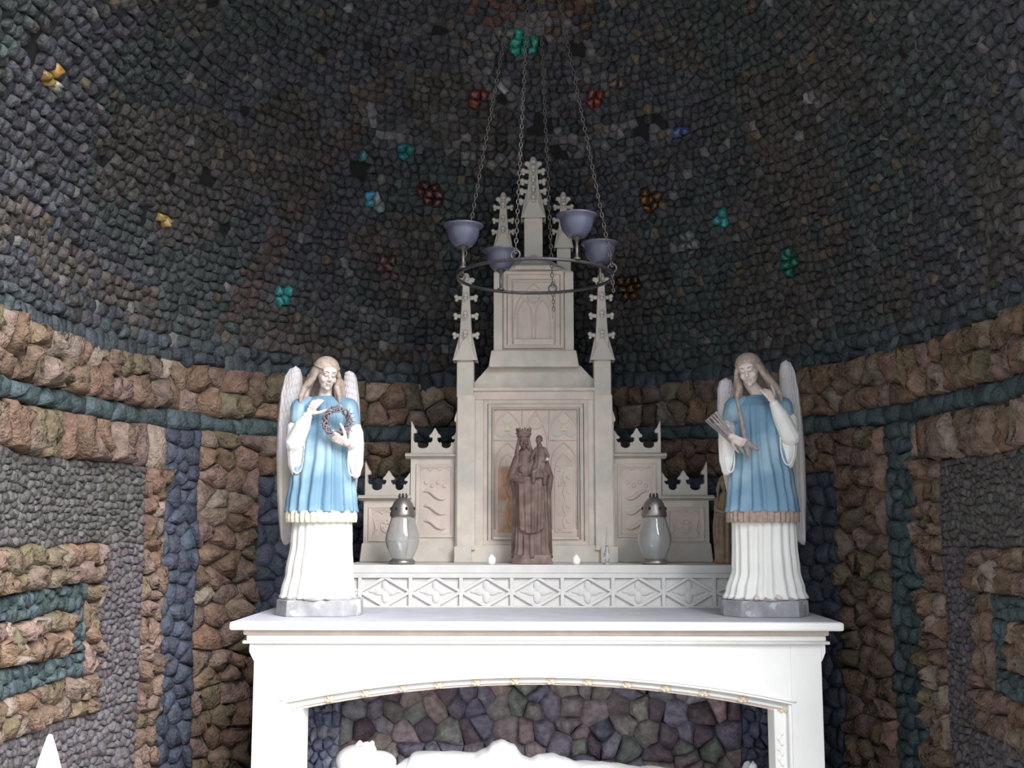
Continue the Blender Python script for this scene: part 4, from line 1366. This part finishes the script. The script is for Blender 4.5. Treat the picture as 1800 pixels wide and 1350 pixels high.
        if s < 0:
            kk = [(cx + 4, -8, dr, 8, 6, .2), (cx + 3, -8, dr + 5, 13.5, 9, .4), (cx + 1, -8, dr + 25, 18, 13, .6), (cx - 1, -8, dr + 60, 19.5, 16, .5), (cx - 1, -8, dr + 90, 18.5, 17, .3), (cx + 1, -5, dr + 104, 13, 12, .1)]
        else:
            kk = [(cx + 1, -12, dr, 4, 5, .2), (cx + 1, -12, dr + 6, 8, 8, .4), (cx, -12, dr + 28, 13, 12, .5), (cx - 1, -12, dr + 58, 14.5, 15, .5), (cx - 2, -8, dr + 80, 14, 15, .3), (cx - 4, -4, dr + 96, 11, 12, .1)]
        bm = BM(); robe(bm, interp(kk, 30), 5, .10, seed=s * 4 + 1, n=72, sharp=1.2)
        hs = put('hanging_sleeve', bm, 'robe')
        # folded mouth of the sleeve
        bm = BM(); zc_ = dr + (34 if s > 0 else 44); rx_ = 8 if s > 0 else 12
        tube(bm, [(cx - s * 3 + rx_ * cos(a), (-24.5 if s > 0 else -24) + 4.5 * abs(sin(a)) * (1 if sin(a) > 0 else -.3), zc_ + (30 if s > 0 else 38) * sin(a)) for a in lin(0, 2 * pi, 28)], 1.5, 6)
        put('sleeve_edge', bm, 'robe', hs)
    # wings: the outer one spread beside the body, the inner one half hidden
    outer_ = [(0, -57, -59, 418), (.03, -50, -70, 413), (.08, -46, -79, 400), (.16, -44, -86, 370), (.30, -40, -90, 320), (.5, -34, -91, 255), (.7, -36, -88, 180), (.85, -42, -84, 135), (.95, -52, -80, 105), (1, -66, -74, 92)]
    inner_ = [(0, 38, 40, 410), (.03, 30, 47, 407), (.08, 28, 52, 396), (.2, 26, 57, 360), (.35, 26, 60, 310), (.6, 26, 58, 230), (.85, 32, 52, 150), (1, 40, 44, 112)]
    if right:
        inner_ = [(0, 50, 54, 395), (.04, 40, 62, 390), (.10, 36, 66, 376), (.22, 34, 67, 345), (.4, 30, 66, 300), (.7, 28, 60, 220), (1, 40, 44, 130)]
        outer_ = [(0, -55, -58, 427), (.03, -47, -66, 422), (.08, -44, -73, 408), (.16, -44, -79, 375), (.30, -38, -84, 320), (.5, -34, -87, 255), (.7, -38, -87, 180), (.85, -46, -85, 135), (.95, -58, -84, 105), (1, -76, -82, 92)]
    put('wing', wing_mesh(outer_, 34, 4, 7, m, 1), 'wing', lab='outer wing spread beside the body')
    put('wing', wing_mesh(inner_, 40, 0, 5, m, 2), 'wing', lab='inner wing half hidden behind the shoulder')
    # what the angel holds
    if right:
        bm = BM(); a = V((93, -44, 318)); b = V((50, -44, 268)); u, v = frame_of(b - a)
        root_ = None
        for i in range(14):
            an = i * 2.4; r0 = (1.5 + 13.0 * sqrt(i / 14)); r1 = r0 * .40
            p0 = a + u * r0 * cos(an) * 1.1 + v * r0 * sin(an); p1 = b + u * r1 * cos(an) + v * r1 * sin(an)
            tube(bm, [p0, p1], [2.2, 1.8], 6)
        tube(bm, [b * .97 + a * .03, V((36, -46, 250)), V((31, -46, 244))], [5.0, 3.2, 2], 8)
        tube(bm, [a * .3 + b * .7, a * .26 + b * .74], [8, 8], 14)
        put('rod_bundle', remesh(bm, 1.1, 0), 'rod')
        bm = BM(); tube(bm, [V((50, -50, 350)), V((43, -52, 312)), V((37, -52, 274)), V((24, -53, 262)), V((14, -54, 257))], [3.4, 4.0, 5.0, 5.5, 2.5], 8)
        tube(bm, [V((37, -52, 276)), V((34, -52, 256)), V((31, -52, 244))], [5, 4.5, 2.5], 8)
        put('scourge_handle', remesh(bm, 1.1, 1), 'rod')
    else:
        bm = BM(); c = V((34, -50, 308)); q = V((-.35, 1, .30)).normalized(); u, v = frame_of(q); rnd = random.Random(2)
        for s_ in range(7):
            pts_ = []
            for i in range(41):
                an = 2 * pi * i / 40
                rr = 22 + 5.0 * sin((3 + s_ % 3) * an + s_ * 1.26); hh = 5.0 * cos((4 - s_ % 2) * an + s_ * 1.26 + .5)
                pts_.append(c + u * rr * cos(an) * .95 + v * rr * sin(an) + q * hh)
            tube(bm, pts_, 1.35, 6, cap=False)
        for i in range(52):
            an = rnd.random() * 6.28; rr = 22 + rnd.uniform(-4, 4)
            p = c + u * rr * cos(an) + v * rr * sin(an)
            dd = (u * cos(an) * rnd.uniform(-.6, 1.3) + v * sin(an) * rnd.uniform(-.6, 1.3) + q * rnd.uniform(-1, .4)).normalized()
            tube(bm, [p, p + dd * 10], [1.2, .2], 5)
        put('thorn_crown', bm, 'thorn', lab='grey plaited crown of thorns held to the chest')
    return root
angel(561, 1055, 4.50, 1, 'painted angel statue in blue tunic with cream hem, holding a crown of thorns', False)
angel(1345, 1055, 4.50, -1, 'painted angel statue in blue tunic with brown hem, holding a bundle of rods', True)

# dark wooden Madonna with the child on her arm
def madonna():
    Y = 5.03; k = Y / FPX
    org = W(935, 990, Y); org.z = GT
    root = tag(empty('madonna_statue', org), 'dark brown carved wooden statue of a crowned woman carrying a child', 'statue')
    MX = Matrix.Translation(org) @ Matrix.Scale(k, 4)
    V = Vector
    def put(name, bm, mm='wood', par=root, lab=None):
        xf(bm, MX); o = obj(name, bm, M[mm], par, smooth=True)
        if lab: o['label'] = lab
        return o
    bm = BM()
    P = [(-36, -16), (-18, -22), (18, -22), (37, -16), (34, 18), (-34, 18)]
    a = [bm.verts.new((x, y, 0)) for x, y in P]; b = [bm.verts.new((x * .86, y * .9, 16)) for x, y in P]
    bm.faces.new(a[::-1]); bm.faces.new(b)
    for i in range(6): bm.faces.new((a[i], a[(i + 1) % 6], b[(i + 1) % 6], b[i]))
    xf(bm, MX); obj('base', bm, M['wood'], root, bevel=.003)
    keys = [(0, 0, 10, 33, 20, 1.2), (0, 0, 30, 30, 18, 1.1), (0, 0, 70, 29, 17, 1.0), (-1, 0, 110, 29, 17, .7), (-2, 0, 140, 28, 16, .5), (-2, 0, 165, 28, 16, .3), (-3, 0, 180, 26, 14, .2), (-7, 1, 191, 19, 11.5, 0), (-11, 1, 200, 9, 9, 0)]
    bm = BM(); robe(bm, interp(keys, 60), 16, .075, seed=21, n=150, sharp=1.2); gown = put('gown', bm)
    # apron-like overfold of the mantle with a curved hem
    bm = BM(); g = []
    for i in range(31):
        z = 62 + (150 - 62) * i / 30; row = []
        for j in range(37):
            u_ = j / 36; x = -22 + 44 * u_; hem = 10 * (1 - (2 * u_ - 1) ** 2)
            zz = z - hem * (1 - i / 30)
            y = -17.5 - 4.5 * sqrt(max(0, 1 - (x / 27) ** 2)) - 1.8 * cos((u_ + .22 * (1 - i / 30) * (u_ - .5)) * 2 * pi * 3.5) * (1 - .6 * i / 30)
            row.append((bm.verts.new((x - 1, y, zz)), bm.verts.new((x - 1, y + 5, zz))))
        g.append(row)
    for i in range(30):
        for j in range(36):
            bm.faces.new([g[i][j][0], g[i][j + 1][0], g[i + 1][j + 1][0], g[i + 1][j][0]]); bm.faces.new([g[i][j][1], g[i + 1][j][1], g[i + 1][j + 1][1], g[i][j + 1][1]])
    for j in range(36):
        for i in (0, 30): bm.faces.new([g[i][j][0], g[i][j][1], g[i][j + 1][1], g[i][j + 1][0]])
    for i in range(30):
        for j in (0, 36): bm.faces.new([g[i][j][0], g[i + 1][j][0], g[i + 1][j][1], g[i][j][1]])
    put('mantle_fold', bm, par=gown)
    hc = V((-14, -6, 213)); T = Matrix.Translation(hc) @ Matrix.Rotation(.12, 4, 'Z') @ Matrix.Rotation(.12, 4, 'X')
    bm = BM(); head_blobs(bm, T, .52)
    chain_caps(bm, [hc + V((0, 3, -8)), V((-10, 0, 192)), V((-6, 0, 178))], [6, 7, 12])
    ell(bm, (-3, 0, 165), (23, 12, 26)); ell(bm, (-14, -11, 163), (10, 6, 9)); ell(bm, (2, -9, 163), (9, 6, 8)); ell(bm, (-2, 0, 130), (24, 13, 30))
    chain_caps(bm, [(-24, 0, 182), (-35, -6, 152), (-18, -20, 143)], [9, 8, 5]); hand(bm, V((-18, -20, 143)), V((1, -.05, .25)), V((.1, .9, -.2)), .5, (.4, .5, .5, .6))
    chain_caps(bm, [(18, 0, 182), (27, -6, 158), (8, -20, 150)], [9, 8, 5.5]); hand(bm, V((8, -20, 150)), V((-.8, -.2, .3)), V((.2, .5, .8)), .5, (.3, .3, .4, .5))
    put('body', remesh(bm, .85, 1))
    # veil / long hair
    bm = BM()
    for q in (-1, 1):
        for i in range(6):
            tube(bm, [hc + V((q * 8, -4 + 2.5 * i, 6)), hc + V((q * 10.5, -3 + 2.5 * i, -8)), V((-13 + q * (12 + i * .5), -7 + 3 * i, 192)), V((-13 + q * (13 + i * .5), -9 + 3 * i, 181))], [2.4, 3.2, 3.4, 1.4], 6)
    ell(bm, hc + V((0, 3, 5)), (11.5, 11, 10))
    put('hair', remesh(bm, .9, 1))
    bm = BM(); lathe(bm, tuple(hc + V((0, 1, 7))), [(10, 0), (12, 0), (12.6, 11), (11.6, 11), (10.6, 1), (10, 0)], 32)
    for i in range(8):
        a = i * pi / 4 + .2
        ell(bm, hc + V((12.2 * cos(a), 1 + 12.2 * sin(a), 20)), (2.4, 2.4, 4), sub=1)
        ell(bm, hc + V((12.2 * cos(a), 1 + 12.2 * sin(a), 13)), (3.0, 3.0, 1.6), sub=1)
    put('crown', remesh(bm, .7, 1))
    # child seated on her arm
    cc = V((13, -14, 214)); T2 = Matrix.Translation(cc) @ Matrix.Rotation(-.3, 4, 'Z') @ Matrix.Rotation(.05, 4, 'X')
    bm = BM(); head_blobs(bm, T2, .31)
    chain_caps(bm, [cc + V((0, 1, -6)), V((15, -13, 196)), V((17, -13, 176)), V((15, -15, 160))], [3.6, 8, 9.5, 10])
    chain_caps(bm, [(8, -14, 198), (2, -20, 188), (-1, -22, 180)], [4, 3.4, 2.6]); chain_caps(bm, [(22, -13, 198), (28, -18, 186), (24, -23, 178)], [4, 3.5, 2.8])
    hand(bm, V((24, -23, 178)), V((-.6, -.2, -.3)), V((0, .9, 0)), .22, (.3, .3, .3, .3))
    chain_caps(bm, [(14, -18, 163), (4, -25, 158), (3, -24, 141)], [6.5, 5, 3.4]); chain_caps(bm, [(18, -18, 162), (24, -24, 154), (22, -22, 138)], [6.5, 5, 3.4])
    ch = put('child', remesh(bm, .8, 1), lab='child seated on her arm')
    bm = BM(); robe(bm, interp([(12, -18, 148, 13, 9, 1.0), (13, -17, 160, 13, 9.5, .8), (15, -14, 178, 10.5, 9.5, .5), (15, -13, 197, 9.5, 7.5, .2), (14, -13, 204, 4.5, 4.5, 0)], 24), 7, .11, seed=41, n=80, sharp=1.2)
    put('child_gown', bm, par=ch)
    bm = BM(); ell(bm, (27, -24, 180), 3.0); o = put('pale_patch', bm, 'lime', lab='pale patch on the child')  # small pale spot by the child's hand
    # mantle hanging behind and at the sides
    for q in (-1, 1):
        bm = BM(); tube(bm, [(q * 24 - 2, 4, 186), (q * 33 - 1, 2, 150), (q * 28, 2, 120), (q * 29, 2, 70), (q * 31, 2, 18)], [5, 7, 6, 5.5, 5], 10); put('mantle_edge', bm, par=gown)
madonna()

# small carved figure half hidden behind the right angel
def carved():
    Y = 5.05; k = Y / FPX
    org = W(1275, 988, Y); org.z = GT
    root = tag(empty('carved_figure', org), 'small tan carved wooden figure half hidden behind the rod-bearing angel', 'statue')
    MX = Matrix.Translation(org) @ Matrix.Scale(k, 4)
    bm = BM(); robe(bm, interp([(0, 0, 0, 18, 13, .4), (0, 0, 14, 17, 13, .6), (0, 0, 60, 18, 13, 1.2), (1, 0, 95, 16, 12, 1.2), (2, 0, 118, 10, 9, .5), (2, 0, 124, 5, 6, 0)], 40), 10, .13, seed=33, n=110, sharp=1.1)
    xf(bm, MX); obj('draped_gown', bm, M['wood2'], root, smooth=True)
    bm = BM(); head_blobs(bm, Matrix.Translation((2, -2, 137)) @ Matrix.Rotation(-.3, 4, 'Z'), .44)
    chain_caps(bm, [(2, 0, 126), (2, 0, 112)], [5, 8]); ell(bm, (1, 0, 98), (15, 10, 18))
    chain_caps(bm, [(-12, 0, 110), (-15, -8, 92), (-3, -14, 88)], [5, 4.5, 3.4]); hand(bm, Vector((-3, -14, 88)), Vector((1, -.1, .3)), Vector((0, 1, 0)), .35)
    chain_caps(bm, [(15, 0, 110), (17, -8, 92), (6, -14, 84)], [5, 4.5, 3.4]); hand(bm, Vector((6, -14, 84)), Vector((-1, -.1, .3)), Vector((0, 1, 0)), .35)
    bm = xf(remesh(bm, .9, 1), MX); obj('body', bm, M['wood2'], root, smooth=True)
    bm = BM(); ell(bm, (2, 2, 142), (11, 11, 12))
    for q in (-1, 1): tube(bm, [(2 + q * 9, 0, 142), (2 + q * 12, 0, 128), (2 + q * 13, -3, 112)], [3, 3.5, 1.5], 8)
    bm = xf(remesh(bm, .9, 1), MX); obj('hair', bm, M['wood2'], root, smooth=True)
carved()

# white reclining figure in the recess of the altar
def recline():
    Y = 4.62; k = Y / FPX
    fl = W(940, 1350, Y)
    org = Vector((X(600, Y), Y, RFL))
    root = tag(empty('reclining_statue', org), 'white plaster figure lying draped in the arched recess under the altar', 'statue')
    zt_ = lambda py: (Z(py, Y) - RFL) / k        # units above the recess floor
    MX = Matrix.Translation(org) @ Matrix.Scale(k, 4)
    V = Vector
    def put(name, bm, vox=2.2, sm=3):
        bm = xf(remesh(bm, vox, sm), MX); return obj(name, bm, M['plaster'], root, smooth=True)
    b0 = 0
    # bier with a pillow
    bm = BM(); box(bm, -20, 735, -75, 110, 0, zt_(1352) - 26); xf(bm, MX); obj('bier', bm, M['plaster'], root, bevel=.01)
    bt = zt_(1352) - 26
    bm = BM(); ell(bm, (45, 10, bt + 14), (62, 66, 20), sub=3); ell(bm, (20, 10, bt + 14), (40, 60, 16), sub=3); put('pillow', bm)
    hc = V((40, 5, zt_(1338)))
    T = Matrix.Translation(hc) @ Matrix.Rotation(-.25, 4, 'X') @ Matrix.Rotation(-pi / 2 + .25, 4, 'Y') @ Matrix.Rotation(-.2, 4, 'Z') @ Matrix.Rotation(pi / 2, 4, 'Z') if False else None
    # face upwards, crown of the head to the left
    Rm = Matrix(((0, 0, -1), (-1, 0, 0), (0, -1, 0)))      # local -Y (face) -> +Z, local +Z (crown) -> -X
    Rm = Matrix.Rotation(-.30, 3, 'Y') @ Rm
    T = Matrix.Translation(hc) @ Rm.to_4x4()
    bm = BM(); head_blobs(bm, T, 1.12)
    sh = zt_(1350)
    chain_caps(bm, [hc + V((18, 0, -8)), V((92, 5, sh - 16)), V((120, 5, sh - 18))], [14, 17, 26])
    for q in (-1, 1):
        chain_caps(bm, [V((128, 5 + q * 48, sh - 16)), V((205, 5 + q * 58, sh - 14)), V((268, 5 + q * 14, sh + 14))], [18, 15, 9])
    ell(bm, (150, 5, sh - 10), (52, 54, 30), sub=3); ell(bm, (215, 5, sh - 14), (60, 46, 26), sub=3)
    hand(bm, V((264, -10, zt_(1322))), V((.75, .25, .45)), V((.1, .3, -1)), 1.25, (.5, .5, .6, .6))
    hand(bm, V((262, 22, zt_(1322))), V((.75, -.35, .42)), V((.1, -.3, -1)), 1.25, (.5, .5, .6, .6), th=-1)
    for q in (-1, 1):
        chain_caps(bm, [V((290, 5 + q * 22, sh - 22)), V((450, 5 + q * 24, sh - 14)), V((640, 5 + q * 18, sh - 30)), V((690, 5 + q * 20, sh - 26))], [28, 20, 12, 11])
        chain_caps(bm, [V((692, 5 + q * 20, sh - 28)), V((703, 5 + q * 26, sh - 4 + (12 if q < 0 else 4)))], [10, 7])
        for t in range(5):
            ell(bm, (704, 5 + q * (20 + 3.6 * t), sh + (12 if q < 0 else 4) - t * 2), (3.6 - .3 * t, 2.4, 6 - .6 * t), sub=1)
    put('body', bm, 2.0, 1)
    bm = BM()                                   # hair on the pillow
    ell(bm, hc + V((-8, 0, 0)), (34, 34, 25), sub=3); ell(bm, hc + V((28, -4, -4)), (34, 34, 20), sub=3)
    for q in (-1, 1):
        for i in range(5):
            tube(bm, [hc + V((-10 + 5 * i, q * 22, 4 - 3 * i)), hc + V((10 + 6 * i, q * 30, -14)), hc + V((34 + 6 * i, q * (34 + 2 * i), -22))], [5, 6, 2.5], 8)
    put('hair', bm, 2.0, 1)
    # robe over the trunk and legs, a rolled and rippled cloth
    bm = BM(); NX, NY = 130, 48; G = []
    prof = [(100, -30), (112, 0), (130, zt_(1325) - sh), (170, zt_(1323) - sh), (232, zt_(1325) - sh), (252, zt_(1318) - sh), (268, zt_(1305) - sh), (280, zt_(1301) - sh), (300, zt_(1309) - sh), (318, zt_(1332) - sh),
            (328, zt_(1335) - sh), (345, zt_(1327) - sh), (365, zt_(1326) - sh), (385, zt_(1332) - sh), (410, zt_(1340) - sh), (450, zt_(1342) - sh), (520, zt_(1350) - sh), (620, zt_(1356) - sh), (680, zt_(1356) - sh)]
    def hgt(x):
        for a, b in zip(prof, prof[1:]):
            if x <= b[0]:
                t = (x - a[0]) / (b[0] - a[0]); t = t * t * (3 - 2 * t); return a[1] + (b[1] - a[1]) * t
        return prof[-1][1]
    for i in range(NX + 1):
        x = 100 + 580 * i / NX; row = []
        H = hgt(x); wd = 62 - 16 * i / NX
        for j in range(NY + 1):
            a = pi * j / NY
            y = 5 - wd * cos(a) * (1 + .03 * sin(x * .12 + j))
            crest_ = sin(a) ** .75
            z = bt + (sh + H - bt) * crest_ + 3.0 * sin(x * .11 + 2.2 * cos(a * 2)) * sin(a) * (1 - sin(a) ** 8)
            row.append((bm.verts.new((x, y, z)), bm.verts.new((x, y * .97, max(bt - 2, z - 10)))))
        G.append(row)
    for i in range(NX):
        for j in range(NY):
            bm.faces.new([G[i][j][0], G[i + 1][j][0], G[i + 1][j + 1][0], G[i][j + 1][0]]); bm.faces.new([G[i][j][1], G[i][j + 1][1], G[i + 1][j + 1][1], G[i + 1][j][1]])
    for i in range(NX):
        for j in (0, NY): bm.faces.new([G[i][j][0], G[i + 1][j][0], G[i + 1][j][1], G[i][j][1]])
    for j in range(NY):
        for i in (0, NX): bm.faces.new([G[i][j][0], G[i][j + 1][0], G[i][j + 1][1], G[i][j][1]])
    xf(bm, MX); obj('draped_robe', bm, M['plaster'], root, smooth=True)
recline()

# ------------------------------------------------------------------ lamps and small things on the gradine
def lamp(px, lab):
    Y = 4.97; k = Y / FPX
    p = W(px, 990, Y); p.z = GT
    root = tag(empty('grave_lamp', p), lab, 'lamp', 'glass lamps with pewter caps on the altar step')
    def o(z): return (p.x, p.y, p.z + z * k)
    bm = BM(); lathe(bm, o(0), [(0, 0), (20, 0), (23, 2), (22, 6), (19, 9), (0, 9)], 32); 
    for v in bm.verts: v.co = Vector((p.x + (v.co.x - p.x) * k, p.y + (v.co.y - p.y) * k, p.z + (v.co.z - p.z) * k))
    b_ = obj('lamp_foot', bm, M['cap'], root, smooth=True)
    def L(prof, n=40, z=0, fold=None):
        bm = BM(); lathe(bm, (0, 0, 0), prof, n, fold=fold)
        return xf(bm, Matrix.Translation((p.x, p.y, p.z + z * k)) @ Matrix.Scale(k, 4))
    out = [(17, 8), (19, 12), (24, 22), (28, 32), (30, 42), (28.5, 53), (24.5, 66), (21, 78), (20, 84)]
    inn = [(r - 1.8, z) for r, z in out[::-1]]
    obj('glass_jar', L(out + inn + [(0, 9.5), (0, 8)], 48, fold=None), M['glass'], root, smooth=True)
    cap = obj('cap', L([(18, 82), (22, 82), (22.5, 86), (21, 92), (19.5, 99), (16, 107), (11, 113), (8, 115), (7.5, 116), (6, 116), (8, 112), (13, 106), (17, 98), (18.5, 91), (18, 82)], 40), M['cap'], root, smooth=True)
    for a in (-2.05, -1.15, -.1, 3.24, 1.0, 2.1):
        bm = BM(); ell(bm, (20.0 * cos(a), 20.0 * sin(a), 96), (2.4, 2.4, 3.2), sub=2)
        xf(bm, Matrix.Translation((p.x, p.y, p.z)) @ Matrix.Scale(k, 4)); obj('vent_hole', bm, M['hole'], cap, smooth=True)
    for a in (-2.6, -1.57, -.5, .6, 1.6, 2.6):
        bm = BM(); tube(bm, [(6.6 * cos(a), 6.6 * sin(a), 114), (7.4 * cos(a), 7.4 * sin(a), 118), (6.2 * cos(a), 6.2 * sin(a), 122.5)], [1.5, 1.8, 1.0], 6)
        xf(bm, Matrix.Translation((p.x, p.y, p.z)) @ Matrix.Scale(k, 4)); obj('crown_tooth', bm, M['iron'], cap, smooth=True)
lamp(707, 'pear-shaped glass lamp before the wing nearest the thorn-bearing angel')
lamp(1151, 'pear-shaped glass lamp before the wings on the rod-bearing angel side')
def unit(px, Y, name, lab, cat, group=None):
    p = W(px, 990, Y); p.z = GT
    return tag(empty(name, p), lab, cat, group), p, Y / FPX
for px, lab in ((864, 'tiny white tealight cup between the madonna and the thorn-bearing angel\'s lamp'), (1013, 'tiny white tealight cup between the madonna and the tapered cruet')):
    root, p, k = unit(px, 4.93, 'tealight', lab, 'candle', 'tealights on the altar step')
    T = Matrix.Translation(p) @ Matrix.Scale(k, 4)
    bm = BM(); lathe(bm, (0, 0, 0), [(0, 0), (5, 0), (7, 3), (7.6, 8), (6.8, 13), (6.0, 13), (6.6, 8), (6, 4), (0, 2.5)], 24); obj('cup', xf(bm, T), M['wax'], root, smooth=True)
    bm = BM(); lathe(bm, (0, 0, 5), [(0, 0), (5, 0), (5.6, 5), (5.0, 9), (2, 12), (0, 13)], 20); obj('wax', xf(bm, T), M['wax'], root, smooth=True)
root, p, k = unit(1067, 4.95, 'glass_cruet', 'slim clear glass cruet with a long tapering stopper beside the buttress foot', 'cruet')
T = Matrix.Translation(p) @ Matrix.Scale(k, 4)
bm = BM(); lathe(bm, (0, 0, 0), [(0, 0), (6.5, 0), (6, 2.5), (3, 5), (4.5, 8), (6.5, 13), (6.2, 18), (3.8, 24), (2.6, 30), (3.4, 32), (0, 32)], 24); obj('flask', xf(bm, T), M['glass'], root, smooth=True)
bm = BM(); lathe(bm, (0, 0, 31), [(0, 0), (2.2, 0), (2.8, 4), (1.6, 8), (2.2, 12), (1.2, 17), (1.5, 22), (.3, 34), (0, 36)], 16); obj('stopper', xf(bm, T), M['glass'], root, smooth=True)

# white pointed finial on its post in the left foreground
Y = 3.30; k = Y / FPX
p = W(88, 1290, Y)
root = tag(empty('white_finial_post', (p.x, p.y, 0)), 'white pointed post top rising at the lower edge before the nested mosaic', 'post')
def fr(name, rows):
    bm = BM()
    for (r0, z0), (r1, z1) in zip(rows, rows[1:]):
        frustum(bm, (p.x, p.y), r0, r0, z0, (p.x, p.y), r1, r1, z1)
    return obj(name, bm, M['plaster'], root, bevel=.004)
bm = BM()
lathe(bm, (p.x, p.y, p.z), [(.052, -.145), (.046, -.13), (.036, -.10), (.025, -.06), (.014, -.025), (.0075, -.006), (.004, -.001), (0, 0)], 28)
obj('pointed_tip', bm, M['plaster'], root, smooth=True)
bm = BM(); lathe(bm, (p.x, p.y, p.z), [(.040, -.185), (.058, -.175), (.060, -.155), (.052, -.143), (.03, -.140)], 28); obj('collar', bm, M['plaster'], root, smooth=True)
fr('post', [(.045, 0), (.045, p.z - .18)]); fr('foot', [(.075, 0), (.075, .08)])
